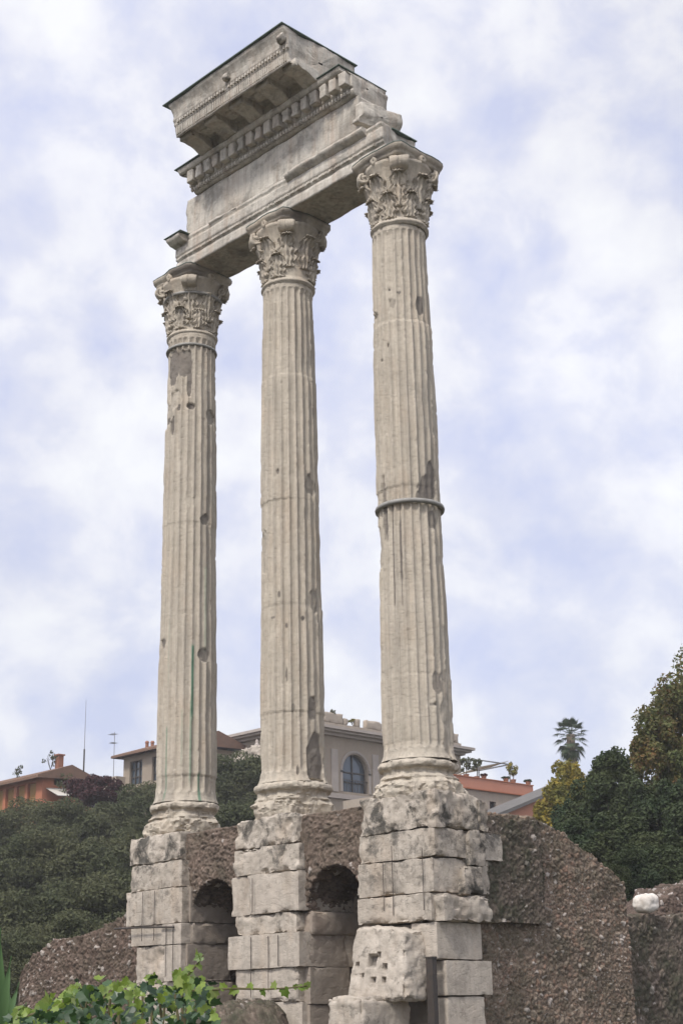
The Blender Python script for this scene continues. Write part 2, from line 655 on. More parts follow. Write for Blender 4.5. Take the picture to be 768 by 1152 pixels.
def lathe(prof, n, cx, seed, amp=.0, noise_sc=2.5, cy=0.0, cut=None):
    """ring profile [(r, z)...] to a displaced surface of revolution"""
    pr_ = np.array(prof, float)
    th = np.arange(n) * 2 * PI / n
    R = np.repeat(pr_[:, 0][:, None], n, 1)
    Zz = np.repeat(pr_[:, 1][:, None], n, 1)
    X = np.stack([cx + R * np.cos(th), cy + R * np.sin(th), Zz], -1).reshape(-1, 3)
    if amp:
        d = amp * fbm(X * noise_sc, seed, 4)
        if cut:
            d = d - cut(X, th)
        rr = np.stack([np.cos(np.tile(th, len(pr_))), np.sin(np.tile(th, len(pr_)))], 1)
        lim = np.clip(R.ravel() * 2, 0, 1)
        X[:, 0] += rr[:, 0] * d * lim
        X[:, 1] += rr[:, 1] * d * lim
        X[:, 2] += .35 * amp * fbm(X * noise_sc + 9, seed + 3, 3)
    return X, grid_faces(len(pr_), n, True).tolist()


def smooth_prof(pts, step=.03):
    out_ = []
    for (r0, z0), (r1, z1) in zip(pts[:-1], pts[1:]):
        k = max(1, int(math.hypot(r1 - r0, z1 - z0) / step))
        for q in range(k):
            out_.append((r0 + (r1 - r0) * q / k, z0 + (z1 - z0) * q / k))
    out_.append(pts[-1])
    return out_


def arc(cr, cz, rad, a0, a1, n=8):
    return [(cr + rad * math.cos(math.radians(a0 + (a1 - a0) * k / n)), cz + rad * math.sin(math.radians(a0 + (a1 - a0) * k / n))) for k in range(n + 1)]


def leaf_mesh(cx, ang, z0, h, wmax, rb, seed, curl=.24):
    """one acanthus leaf hugging the bell and curling out at its tip"""
    ns, ntt = 25, 19
    s = np.linspace(0, 1, ns)
    tt = np.linspace(-1, 1, ntt)
    V = []
    for layer in (0, 1):
        for a in s:
            up = min(a, .86) / .86
            over = max(0, a - .62) / .38
            z = z0 + h * (up - .08 * max(0, (a - .86) / .14))
            off = .02 + .05 * a + curl * over ** 1.5
            wd = wmax * (.72 + .28 * math.sin(min(a, .8) / .8 * PI)) * (1 - .45 * max(0, a - .72) / .28)
            wd *= 1 + .2 * math.cos(a * 4.2 * 2 * PI)
            for b in tt:
                rad = rb(z) + off + .045 * (1 - abs(b)) ** 1.5 + .034 * math.cos(b * 4.0 * PI) * (1 - .4 * a) + .02 * math.cos(a * 4.2 * 2 * PI) * abs(b) - ((.12 - .075 * over) if layer else 0)
                th = ang + b * wd / .78
                V.append((cx + rad * math.cos(th), rad * math.sin(th), z))
    V = np.array(V)
    V += .03 * np.stack([fbm(V * 6 + 3 * k, seed + k, 5) for k in range(3)], 1)
    F = grid_faces(ns, ntt).tolist()
    n = ns * ntt
    F += [[q + n for q in f[::-1]] for f in F]
    ring = [j for j in range(ntt)] + [i * ntt + ntt - 1 for i in range(1, ns)] + [(ns - 1) * ntt + j for j in range(ntt - 2, -1, -1)] + [i * ntt for i in range(ns - 2, 0, -1)]
    F += [[ring[k], ring[k] + n, ring[(k + 1) % len(ring)] + n, ring[(k + 1) % len(ring)]] for k in range(len(ring))]
    return V, F


def volute_mesh(cx, ang, seed):
    """stalk that rises to the abacus corner and rolls into a scroll"""
    path = []
    for a in np.linspace(0, 1, 9):
        path.append((.66 + .2 * a ** 1.6, HN + .82 + .56 * a ** .8))
    c_r, c_z = .80, HA - .40
    for a in np.linspace(0, 1, 15):
        q = math.radians(70 - 400 * a)
        rad = .155 * (1 - .72 * a)
        path.append((c_r + rad * math.cos(q), c_z + rad * math.sin(q)))
    V = []
    path = np.array(path)
    for i, (r_, z_) in enumerate(path):
        t_ = path[min(i + 1, len(path) - 1)] - path[max(i - 1, 0)]
        t_ /= np.linalg.norm(t_) + 1e-9
        nn = np.array([-t_[1], t_[0]])
        wdt = .07 + .045 * min(i / 9, 1)
        th = .035
        for (a, b) in ((-1, -1), (-.5, -1.3), (.5, -1.3), (1, -1), (1, 1), (.5, 1.3), (-.5, 1.3), (-1, 1)):
            rr = r_ + nn[0] * b * th
            zz = z_ + nn[1] * b * th
            V.append((cx + rr * math.cos(ang) - a * wdt * math.sin(ang), rr * math.sin(ang) + a * wdt * math.cos(ang), zz))
    V = np.array(V)
    V += .045 * np.stack([fbm(V * 4 + 3 * k, seed + k, 4) for k in range(3)], 1)
    F = grid_faces(len(path), 8, True).tolist() + [list(range(7, -1, -1)), [(len(path) - 1) * 8 + k for k in range(8)]]
    return V, F


def abacus_mesh(cx, seed, diag=1.08, mid=.80):
    per = []
    for k in range(4):
        a0 = PI / 4 + k * PI / 2
        c0 = np.array([math.cos(a0), math.sin(a0)]) * diag
        c1 = np.array([math.cos(a0 + PI / 2), math.sin(a0 + PI / 2)]) * diag
        ch = .1
        d = (c1 - c0) / np.linalg.norm(c1 - c0)
        p0, p1 = c0 + d * ch, c1 - d * ch
        am = a0 + PI / 4
        for q in np.linspace(0, 1, 17):
            p = p0 + (p1 - p0) * q
            sag = (p0 + p1) / 2
            depth = np.linalg.norm(sag) - mid
            p = p - np.array([math.cos(am), math.sin(am)]) * depth * (1 - (2 * q - 1) ** 2)
            per.append(p)
    per = np.array(per)
    lay = [(.0, HA - .24), (.86, HA - .24), (.92, HA - .19), (.91, HA - .14), (.955, HA - .12), (1.0, HA - .05), (1.0, HA - .003), (0, HA - .003)]
    V = np.array([(cx + p[0] * s_, p[1] * s_, z_) for s_, z_ in lay for p in per])
    d = .045 * fbm(V * 2.4, seed, 4) - .1 * np.clip(fbm(V * 1.8 + 4, seed + 5, 3) - .1, 0, 1)
    dirs = V - np.array([cx, 0, 0])
    dirs[:, 2] = 0
    V += dirs * d[:, None]
    return V, grid_faces(len(lay), len(per), True).tolist()


for i in range(3):
    cx = CX[i]
    cface = math.atan2(CAM[1], CAM[0] - cx)
    root = thing('stone_column', LABELS[i], 'column', (cx, 0, 0))
    # --- base
    RBs = [(.0, -.04), (.93, -.04), (.97, .05), (.985, .14), (.96, .25), (.9, .31), (.875, .335), (.87, .37), (.84, .40), (.80, .44), (.79, .49), (.81, .535), (.86, .55)] + arc(.80, .635, .085, -70, 80) + [(.79, .73), (.745, .75), (.735, .80)]

    def base_cut(X, th, i=i, cface=cface):
        a = np.tile(th, len(X) // len(th))
        lo0 = .055 * sstep(.05, .1, fbm(X * np.array([1.9, 1.9, 2.2]) + 5, 46 + i, 4)) * (X[:, 2] < .34)
        lo_ = lo0 + np.clip(fbm(X * np.array([2.2, 2.2, 1.0]), 40 + i, 4) + .12, 0, 1) * .2 * (1 - sstep(.15, .6, X[:, 2]))
        hi_ = np.clip(fbm(X * np.array([1.7, 1.7, .9]) + 7, 50 + i, 4) - .06, 0, 1) * .16
        hi_ = hi_ + .03 * sstep(.08, .13, fbm(X * np.array([2.4, 2.4, 3.6]) + 3, 58 + i, 4)) + .015 * sstep(.22, .26, fbm(X * np.array([5, 5, 6]) + 3, 59 + i, 3))
        hi_ = hi_ + .05 * np.clip(fbm(X * 6, 55 + i, 4) - .05, 0, 1)
        if i == 2:
            dd = np.angle(np.exp(1j * (a - cface)))
            hi_ = hi_ + .1 * sstep(.15, .7, dd) * sstep(.3, .5, X[:, 2])
        return (lo_ + hi_) * (X[:, 2] < .78)
    V, F = lathe(smooth_prof(RBs, .022), 180, cx, 30 + i, .045, 3.2, cut=base_cut)
    mk('base', V, F, M['marble'], root, 'sharp', {'mask': np.clip(fbm(V * 2.2, 77 + i, 4) - .35, 0, .6)})
    # --- shaft
    nf, per = 24, 10
    n = nf * per
    zz = np.unique(np.concatenate([np.linspace(.74, HN - .1, 430), np.linspace(.74, 1.15, 12), np.linspace(HN - .6, HN - .1, 14)]))
    th = np.arange(n) * 2 * PI / n + (.07 if i else .0)
    TH, ZZ = np.meshgrid(th, zz)
    R = shaft_r(ZZ)
    u = (TH * nf / (2 * PI)) % 1.0
    fl = np.sqrt(np.clip(1 - ((u - .5) / .41) ** 2, 0, 1))
    ends = np.sqrt(np.clip((ZZ - .95 - .08 * (1 - fl)) / .12, 0, 1)) * np.sqrt(np.clip((HN - .22 - .05 * (1 - fl) - ZZ) / .12, 0, 1))
    Q = np.stack([cx + R * np.cos(TH), R * np.sin(TH), ZZ], -1).reshape(-1, 3)
    wear = fbm(Q * np.array([1.5, 1.5, .6]), 90 + i, 4).reshape(R.shape)
    depth = .058 * np.clip(.92 + .35 * wear, .35, 1.15) * fl * ends
    arris = .016 * (1 - fl) * sstep(.42, .47, fbm(Q * np.array([5, 5, 3.2]), 105 + i, 4).reshape(R.shape)) + (1 - fl) * np.clip(fbm(Q * np.array([3, 3, 1.6]), 95 + i, 4).reshape(R.shape) + .0, 0, 1) * .026
    R = R - depth - arris + .007 * fbm(Q * 2.5, 99 + i, 4).reshape(R.shape) + .012 * fbm(Q * .6, 98 + i, 2).reshape(R.shape)
    # flare at foot and neck
    R = R + .06 * np.clip((.95 - ZZ) / .2, 0, 1) ** 2
    mask = np.clip(fbm(Q * np.array([1.2, 1.2, .35]), 120 + i, 5).reshape(R.shape) - .42, 0, .5) * .9
    algae = np.zeros(R.shape)
    # drum joints: small steps between drums
    joints = sorted(col_hit(i, *p)[0] for p in DRUMS[i])
    for k, zj in enumerate(joints):
        wob = .012 * fbm(Q * np.array([2, 2, 0]), 200 + k, 2).reshape(R.shape)
        e = np.abs(ZZ - zj - wob)
        R = R - .008 * np.exp(-(e / .02) ** 2) * sstep(-.35, .25, wear)
        mask = np.maximum(mask, .22 * np.exp(-(e / .02) ** 2) * sstep(-.1, .3, wear))
        ofs = .018 * math.cos(k * 2.4 + i) * np.cos(TH - k * 1.9) + .012 * (-1) ** k
        R = R + ofs * (ZZ > zj)
    for (fu, fv, hu, hv, dep, dk, rag) in FLAWS[i]:
        z0, a0 = col_hit(i, fu, fv)
        D = np.linalg.norm(np.array([cx, 0, z0]) - CAM)
        dd = np.angle(np.exp(1j * (TH - a0)))
        cosf = max(.25, math.cos(np.angle(np.exp(1j * (a0 - cface)))))
        ra = hu * D / FPX / .68 / cosf
        rz = hv * D / FPX
        e = np.sqrt((dd / ra) ** 2 + ((ZZ - z0) / rz) ** 2) + rag * .6 * fbm(Q * np.array([7, 7, 3]), int(fu + fv), 3).reshape(R.shape)
        m = (1 - sstep(.93, 1.03, e)) * (np.abs(dd) < ra * 2.2)
        R0 = shaft_r(ZZ) - .035 - dep * .2 + .02 * fbm(Q * 6, int(fu), 3).reshape(R.shape)
        R = R * (1 - m) + np.minimum(R, R0) * m
        mask = np.maximum(mask, m * min(1, dk * 1.15))
    if i == 0:
        for (fu, v0, v1, hw, k) in [(217, 728, 800, 1.4, .9), (215, 790, 870, 1.1, .55), (187, 820, 890, 1.4, .5), (224, 872, 905, 1.4, .8), (232, 640, 720, 2.0, .3), (205, 800, 850, 1, .25), (190, 700, 760, 1, .2)]:
            za, a0 = col_hit(0, fu, v0)
            zb, _ = col_hit(0, fu - 1, v1)
            dd = np.abs(np.angle(np.exp(1j * (TH - a0))))
            algae = np.maximum(algae, k * (1 - sstep(.6, 1.5, dd / (hw * 36 / FPX / .68))) * sstep(zb - .4, zb, ZZ) * (1 - sstep(za, za + .1, ZZ)))
        # long grey stain streaks down the right-hand flutes
        for (fu, v0, v1, k) in [(234, 440, 640, .45), (236, 600, 900, .35)]:
            za, a0 = col_hit(0, fu, v0)
            zb, _ = col_hit(0, fu, v1)
            dd = np.abs(np.angle(np.exp(1j * (TH - a0))))
            mask = np.maximum(mask, k * (1 - sstep(.08, .2, dd)) * (ZZ > zb) * (ZZ < za))
    V = np.stack([cx + R * np.cos(TH), R * np.sin(TH), ZZ], -1).reshape(-1, 3)
    mk('shaft', V, grid_faces(len(zz), n, True), M['marble'], root, True, {'mask': mask.ravel(), 'algae': algae.ravel()})
    # --- capital
    def bell(z):
        q = np.clip((z - HN) / (HA - .24 - HN), 0, 1)
        return .60 + .02 * q + .19 * q ** 5
    pr_ = [(.60, HN - .12), (.645, HN - .1)] + arc(.63, HN - .045, .042, -70, 80) + [(.63, HN + .03)] + [(float(bell(z)), z) for z in np.linspace(HN + .04, HA - .245, 24)] + [(.4, HA - .24)]
    V, F = lathe(pr_, 96, cx, 60 + i, .02, 3)
    cap = mk('capital', V, F, M['marble'], root, True)
    V, F = abacus_mesh(cx, 70 + i, 1.13, .84)
    mk('abacus', V, F, M['marble'], cap, True, {'mask': np.clip(fbm(V * 2, 170 + i, 4) + .2, 0, .85)})
    for tier, (z0, h, wm, off) in enumerate([(HN + .05, .60, .25, 0), (HN + .3, .86, .25, .5)]):
        for k in range(8):
            a = (k + off) * PI / 4 + PI / 8
            dd = abs(math.atan2(math.sin(a - cface), math.cos(a - cface)))
            if i == 0 and (dd < .5 or (tier == 1 and dd < .8)):
                V, F = leaf_mesh(cx, a, z0, h * .95, wm * .9, bell, 300 + 20 * i + 8 * tier + k, .015)
                mk('acanthus_leaf', V, F, M['marble'], cap, True)      # worn almost flat
                continue
            if i == 1 and tier == 0 and -.1 < math.atan2(math.sin(a - cface), math.cos(a - cface)) < .75:
                continue
            V, F = leaf_mesh(cx, a, z0, h, wm, bell, 300 + 20 * i + 8 * tier + k, .16 if tier else .12)
            mk('acanthus_leaf', V, F, M['marble'], cap, True, {'mask': np.clip(fbm(V * 3.5, 177 + k, 4) - .15, 0, .4)})
    for k in range(4):
        for sgn in (-1, 1):
            V, F = volute_mesh(cx, PI / 4 + k * PI / 2 + sgn * .11, 500 + 10 * i + k)
            mk('volute', V, F, M['marble'], cap, True)
        # flower boss in the middle of each abacus side
        a = k * PI / 2
        th_ = np.linspace(0, 2 * PI, 13)[:-1]
        pts_ = [(0.02, .02), (.06, .03), (.10, .01), (.12, -.03), (.11, -.10)]
        V = np.array([(.80 + b, r_ * math.cos(q), HA - .17 + r_ * math.sin(q)) for r_, b in pts_ for q in th_])
        V += .02 * np.stack([fbm(V * 7 + k, 640 + j, 2) for j in range(3)], 1)
        ca, sa = math.cos(a), math.sin(a)
        V = np.stack([cx + V[:, 0] * ca - V[:, 1] * sa, V[:, 0] * sa + V[:, 1] * ca, V[:, 2]], 1)
        mk('flower_boss', V, grid_faces(5, 12, True).tolist(), M['marble'], cap, True)
    # flashing on the projecting part of the abacus
    V, F = abacus_mesh(cx, 70 + i, 1.14, .85)
    V = V[-68 * 2:].copy()
    V2 = V.copy()
    V2[:, 2] += .03
    VV = np.concatenate([V[:68], V2[:68], V2[68:]])
    VV[:68, 2] = HA - .005
    VV[68:, 2] = HA + .012
    if i == 0 or i == 2 or i == 1:
        mk('flashing', VV, grid_faces(3, 68, True).tolist(), M['flash'], cap)
    # iron bands
    def band(z, r_, hh, tk):
        m = MB()
        prf = [(r_ - .02, z - hh), (r_ + tk, z - hh), (r_ + tk * 1.25, z), (r_ + tk, z + hh), (r_ - .02, z + hh)]
        X, Fb = lathe(prf, 64, cx, 5, .012, 2)
        return mk('iron_band', X, Fb, M['band'], root, True)
    if i == 2:
        zb, _ = col_hit(2, 459, 563)
        band(zb, float(shaft_r(np.array(zb))), .042, .05)
    if i == 0:
        band(HN - .42, .615, .035, .05)
        band(HN + 1.03, .70, .035, .06)

# ------------------------------------------------------------------ the entablature
ent = thing('entablature', 'carved marble entablature block with stepped broken ends resting on the three columns', 'entablature', (-S, 0, HA))


def extrude(name, prof, x0, x1, mat, parent, amp=.012, step=.05, seed=0, end0=None, end1=None, smooth=True, wear=.0, mask=0.):
    """closed (y, z) profile swept along x with worn surface and broken ends"""
    pr_ = []
    for (a, b) in zip(prof, prof[1:] + prof[:1]):
        k = max(1, int(math.hypot(b[0] - a[0], b[1] - a[1]) / step))
        pr_ += [(a[0] + (b[0] - a[0]) * q / k, a[1] + (b[1] - a[1]) * q / k) for q in range(k)]
    pr_ = np.array(pr_)
    m = len(pr_)
    ns = max(3, int((x1 - x0) / step))
    cen = np.array([(pr_[:, 0].min() + pr_[:, 0].max()) / 2, (pr_[:, 1].min() + pr_[:, 1].max()) / 2])
    rings = []
    for sc in (.05, .3, .55, .8, .93):
        rings.append((0., cen + (pr_ - cen) * sc))
    for q in np.linspace(0, 1, ns):
        rings.append((q, pr_))
    for sc in (.93, .8, .55, .3, .05):
        rings.append((1., cen + (pr_ - cen) * sc))
    V = []
    for q, P in rings:
        a = np.full(m, float(x0))
        b = np.full(m, float(x1))
        if end0:
            a = a + end0(P[:, 0], P[:, 1])
        if end1:
            b = b + end1(P[:, 0], P[:, 1])
        V.append(np.stack([a + (b - a) * q, P[:, 0], P[:, 1]], 1))
    V = np.concatenate(V)
    d = np.stack([fbm(V * 2.4 + 5 * k, seed + k, 4) for k in range(3)], 1) * amp
    if wear:
        inw = np.clip(fbm(V * np.array([1.3, 2, 2]), seed + 9, 4) - .15, 0, 1) * wear
        cc = np.stack([0 * V[:, 0], cen[0] - V[:, 1], cen[1] - V[:, 2]], 1)
        cc /= np.linalg.norm(cc, axis=1, keepdims=True) + 1e-6
        d = d + cc * inw[:, None]
    V = V + d
    mk_ = np.clip(fbm(V * np.array([1.1, 1.6, 1.6]), seed + 30, 5) - .3, 0, .7) * mask
    return mk(name, V, grid_faces(len(rings), m, True)[:, ::-1], mat, parent, smooth, {'mask': mk_})


def brk(seed, amp, sc=1.6):
    return lambda y, z: amp * fbm(np.stack([0 * y, y * sc, z * sc], 1), seed, 4)


MT = M['marble_top']
# architrave: three fasciae with a carved strip between them
arch_prof = [(.62, HA + .004), (-.60, HA + .004), (-.60, 14.94), (-.575, 14.95), (-.575, 15.0), (-.62, 15.02), (-.63, 15.08), (-.60, 15.10), (-.645, 15.12), (-.645, 15.41), (-.61, 15.43), (-.66, 15.47), (-.66, 15.55), (.6, 15.55)]
extrude('architrave', arch_prof, -7.5, .1, MT, ent, .014, .055, 710, brk(1, .12), lambda y, z: .12 * fbm(np.stack([0 * y, y * 1.6, z * 1.6], 1), 2, 4) - .1 * (z < 14.8), wear=.04, mask=1.2)
# carved strip: small leaf-and-dart pieces between the fasciae
m = MB()
for k in range(100):
    x = -7.3 + k * .073
    if -7.2 < x < .0 and (k * 37) % 11 > 2:
        m.obox((x, -.60, 15.055), (.024, 0, .004 * ((k % 3) - 1)), (0, .045, 0), (0, .008, .035))
m.box((-7.25, -.602, 15.03), (-.02, -.56, 15.08))
m.build('carved_strip', MT, ent)


def ledge(name, x0, x1, yo, z0, z1, seed, mat=MT, flash=True, taper=.3):
    L = x1 - x0
    o = extrude(name, [(-.55, z0), (yo + .14, z0 + .02), (yo + .03, (z0 + z1) / 2), (yo, z1 - .05), (yo, z1), (-.55, z1)], x0, x1, mat, ent, .02, .04, seed, brk(seed, .08), brk(seed + 1, .08), wear=.07, mask=1.)
    if flash:
        f = MB()
        f.box((x0 - .05, yo - .035, z1 + .012), (x1 + .04, -.5, z1 + .03))
        f.build('flashing', M['flash'], o)
    return o


ledge('crown_moulding', -7.62, -7.0, -.93, 15.36, 15.57, 41)
ledge('crown_moulding', -6.1, -5.0, -.70, 15.42, 15.56, 44, flash=False)
ledge('crown_moulding', -3.1, -.35, -.80, 15.38, 15.57, 47, flash=False)
f = MB()
f.obox((.0, .2, 15.585), (.1, 0, 0), (0, .42, 0), (0, 0, .012))
f.build('flashing', M['flash'], ent)
# frieze
extrude('frieze', [(.6, 15.562), (-.60, 15.562), (-.60, 16.66), (.6, 16.66)], -7.13, -.62, MT, ent, .016, .06, 720, lambda y, z: .16 * fbm(np.stack([0 * y, y * 1.5, z * 1.7], 1), 8, 4) + .12 * sstep(16.1, 16.7, z), brk(9, .05), wear=.03, mask=.7)
# broken moulding block at the right end of the frieze
extrude('broken_block', [(.5, 15.9), (-.1, 15.78), (-.74, 15.86), (-.72, 15.95), (-.64, 16.05), (-.63, 16.42), (.5, 16.40)], -.72, -.28, MT, ent, .03, .05, 730, None, lambda y, z: .1 * fbm(np.stack([0 * y, y * 1.8, z * 2], 1), 12, 4) - .16 * sstep(-.2, -.75, y) - .12 * sstep(16.1, 15.8, z), wear=.05, mask=.8)
# dentil course
dc_prof = [(.55, 16.672), (-.64, 16.672), (-.68, 16.70), (-.74, 16.76), (-.74, 16.82), (-.70, 16.85), (-.78, 16.87), (-.78, 17.24), (-.96, 17.25), (-1.0, 17.30), (-1.02, 17.36), (-1.02, 17.40), (.55, 17.40)]
dc = extrude('dentil_course', dc_prof, -6.9, -.72, MT, ent, .014, .05, 740, lambda y, z: .1 * fbm(np.stack([0 * y, y * 1.5, z * 1.7], 1), 18, 4) - .18 * (z > 17.24) + .1 * (z < 16.8), lambda y, z: .08 * fbm(np.stack([0 * y, y * 1.5, z * 1.7], 1), 19, 4) - .12 * (z > 17.24), wear=.04, mask=.6)
for k in range(18):
    x = -6.72 + k * .34
    V, F, mm = rough_box((x, -.955, 16.885), (x + .235, -.77, 17.235), .04, .008, .01, .018, 800 + k)
    mk('dentil', V, F, MT, dc, True, {'mask': mm})
m = MB()
for k in range(58):
    x = -6.75 + k * .104
    th_ = np.linspace(0, 2 * PI, 9)[:-1]
    V = []
    for a in (-.9, -.5, 0, .5, .9):
        for q in th_:
            c_ = math.sqrt(1 - a * a)
            V.append((x + .038 * c_ * math.cos(q), -.745 + .05 * c_ * math.sin(q), 16.775 + .07 * a))
    m.add(V, grid_faces(5, 8, True).tolist())
m.build('egg_band', MT, dc, True)
f = MB()
f.box((-7.14, -1.07, 17.412), (-5.95, .5, 17.43))
f.build('flashing', M['flash'], dc)
f = MB()
f.box((-1.7, -1.06, 17.412), (-.80, .58, 17.43))
f.build('flashing', M['flash'], dc)
# cornice with modillions, corona, bead row and gutter moulding
cor_prof = [(.4, 17.435), (-.92, 17.435), (-.98, 17.52), (-1.02, 17.64), (-1.74, 17.66), (-1.80, 17.58), (-1.86, 17.55), (-1.87, 17.88), (-1.90, 17.90), (-1.89, 18.02), (-1.92, 18.04), (-1.925, 18.14), (-1.95, 18.26), (-1.99, 18.35), (-2.04, 18.42), (-2.06, 18.45), (-2.06, 18.52), (.4, 18.52)]
cor = extrude('cornice', cor_prof, -6.12, -1.68, MT, ent, .014, .05, 750, lambda y, z: .08 * fbm(np.stack([0 * y, y * 1.5, z * 1.7], 1), 28, 4) + .12 * sstep(18.3, 17.6, z), lambda y, z: .07 * fbm(np.stack([0 * y, y * 1.5, z * 1.7], 1), 29, 4), wear=.03, mask=.6)
for k in range(5):
    x = -5.82 + k * 1.0
    ys = np.linspace(-.98, -1.72, 12)
    prof = []
    for q, y in enumerate(ys):
        s_ = q / 11
        prof.append((y, 17.645 - .10 - .17 * (1 - sstep(0, .55, s_)) - .06 * math.sin(s_ * PI) - .05 * sstep(.8, 1, s_)))
    prof = prof + [(-1.735, 17.58), (-1.735, 17.675), (-.95, 17.655)]
    extrude('modillion', prof, x - .23, x + .23, MT, cor, .016, .05, 760 + 7 * k, wear=.03, mask=.8)
for k in range(4):
    x = -5.32 + k
    V, F, mm = rough_box((x - .17, -1.55, 17.60), (x + .17, -1.2, 17.70), .05, .05, .03, .04, 860 + k)
    mk('rosette', V, F, MT, cor, True, {'mask': mm})
m = MB()
for k in range(40):
    x = -5.92 + k * .108
    if k % 19 == 18:
        continue
    m.box((x, -1.945, 17.925), (x + .062, -1.87, 18.0))
m.box((-5.93, -1.9, 17.935), (-1.72, -1.86, 17.99))
m.build('bead_row', MT, cor)
m = MB()
for k in range(61):
    x = -6.0 + k * .07
    m.box((x, -1.885, 17.62), (x + .036, -1.85, 17.86))
m.build('corona_fluting', MT, cor)
for k, x in enumerate((-3.86, -1.8)):
    V, F, mm = rough_box((x - .11, -2.04, 18.1), (x + .11, -1.88, 18.34), .035, .1, .04, .03, 880 + k)
    k_ = (1 - sstep(0, .16, np.linalg.norm((V - np.array([x, -2.04, 18.17])), axis=1)))
    V[:, 1] -= .08 * k_
    mk('spout_head', V, F, MT, cor, True, {'mask': np.clip(mm + .7 * (fbm(V * 9, 4, 2) > .0), 0, 1)})
f = MB()
f.box((-6.32, -2.12, 18.532), (-1.64, .44, 18.555))
f.build('flashing', M['flash'], cor)

# ------------------------------------------------------------------ rubble relief
def relief(P, N, scale, amp, seed, flat=(1, 1, 1), wk=.65):
    """stones of mixed size in mortar, partly weathered flush"""
    W = P + .045 * np.stack([fbm(P * 3.1 + 7 * k, seed + 40 + k, 3) for k in range(3)], 1)
    f1, f2, id1 = worley(W * scale * np.array(flat), seed)
    g1, g2, id2 = worley(W * scale * 1.9 * np.array(flat) + 5, seed + 60)
    big = sstep(-.15, .15, fbm(P * 1.7, seed + 70, 3))
    def dome(a, b, c):
        e = b - a
        return sstep(.02, .14, e) * (.55 + .45 * np.clip(1 - a * 1.1, 0, 1)) * (.3 + .9 * c), 1 - sstep(.0, .16, e)
    hb, gb = dome(f1, f2, id1)
    hs, gs = dome(g1, g2, id2)
    h = big * hb + (1 - big) * hs * .6
    worn = sstep(-.1, .35, fbm(P * 1.3 + 3, seed + 80, 4))
    h = amp * ((h - .3) * (1 - wk * worn))
    h = h + amp * .55 * fbm(P * scale * 2.6, seed + 3, 4) + amp * .8 * fbm(P * 1.4, seed + 5, 5)
    cell = np.where(big > .5, id1, id2)
    return P + N * h[:, None], {'cell': cell, 'gap': (big * gb + (1 - big) * gs) * (1 - wk * worn)}


def rubble_wall(name, mat, parent, horiz, plane, a0, a1, zb, top, back, sign, step=.03, scale=6, amp=.06, seed=0, taper=0., wk=.5, loc=None, flat=(1, 1, 1), lean=0.):
    """thick rubble wall: relief face along one axis, ragged top, going back to 'back'.
    horiz 'y': face looks to sign*x, runs along y; horiz 'x': face looks to sign*y"""
    na = int(abs(a1 - a0) / step) + 1
    A = np.linspace(a0, a1, na)
    T = top(A)
    nz = int((T.max() - zb) / step) + 1
    nb = int(min(70, max(12, abs(back - plane) / .04)))
    rows = []
    fr = np.linspace(0, 1, nz)
    bb = np.concatenate([[.004, .012, .025, .045, .07], np.linspace(.1, 1, nb)])
    P, N = [], []
    for q in fr:
        z = zb + (T - zb) * q
        P.append(np.stack([A, np.full(na, plane) + lean * (z - zb) * -sign, z], 1))
        N.append(np.stack([0 * A, np.full(na, sign * 1.), .0 * A + .9 * sstep(.97, 1, q)], 1))
    for q in bb:
        dpt = (back - plane) * q
        P.append(np.stack([A, plane + lean * (T - zb) * -sign + dpt + 0 * A, T + .0 * A], 1))
        N.append(np.stack([0 * A, 0 * A, np.full(na, 1.)], 1))
    for q in (.5, 0.):
        P.append(np.stack([A, np.full(na, back), zb + (T - zb) * q], 1))
        N.append(np.zeros((na, 3)))
    nr = len(P)
    P, N = np.concatenate(P), np.concatenate(N)
    if horiz == 'y':
        P, N = P[:, [1, 0, 2]], N[:, [1, 0, 2]]
    V, at_ = relief(P, N, scale, amp, seed, flat, wk)
    F = grid_faces(nr, na).tolist()
    # side caps
    F.append([r_ * na for r_ in range(nr)])
    F.append([r_ * na + na - 1 for r_ in range(nr - 1, -1, -1)])
    return mk(name, V, F, mat, parent, True, at_, loc)


def poly(pts):
    xs = [p[0] for p in pts]
    ys = [p[1] for p in pts]
    return lambda a: np.interp(a, xs, ys)


def ragged(fn, amp, sc, seed):
    return lambda a: fn(a) + amp * fbm(np.stack([a * sc, 0 * a, 0 * a], 1), seed, 4)


o = rubble_wall('rubble_wall', M['core'], None, 'y', 1.0, .5, 5.36, GZ - .1, ragged(poly([(.5, -.32), (2.2, -.32), (3.3, -.52), (4.3, -.98), (5.36, -1.5)]), .07, 4.5, 3), -4.6, 1, .022, 8.0, .042, 21, loc=(-1, 3, GZ), flat=(1, 1, 1.5), wk=.2)
tag(o, 'tall brown rubble wall beside the nearest pier, its ragged top sloping down to the right', 'wall')
# the projecting upper crust over the dark slot at its left
o2 = rubble_wall('upper_crust', M['core_dark'], o, 'y', 1.16, .5, 2.35, -2.42, ragged(poly([(.5, -.40), (2.3, -.42), (2.35, -.5)]), .06, 2, 5), .8, 1, .024, 7.5, .05, 23, flat=(1, 1, 1.4), wk=.3)
o = rubble_wall('rubble_wall', M['core_dark'], None, 'y', .55, 5.62, 14, GZ - .1, ragged(poly([(5.5, on(708, 1031, 'x', .55)[2]), (8, on(760, 1031, 'x', .55)[2]), (14, -1.95)]), .05, 2, 8), -3, 1, .026, 6.6, .06, 25, wk=.25, loc=(-1, 9, GZ))
tag(o, 'low dark mossy rubble wall at the right edge, behind the taller brown wall', 'wall')
ma, mb_ = on(737, 1026, 'x', -1.4), on(770, 1000, 'x', -1.4)
sl_ = (mb_[2] - ma[2]) / (mb_[1] - ma[1])
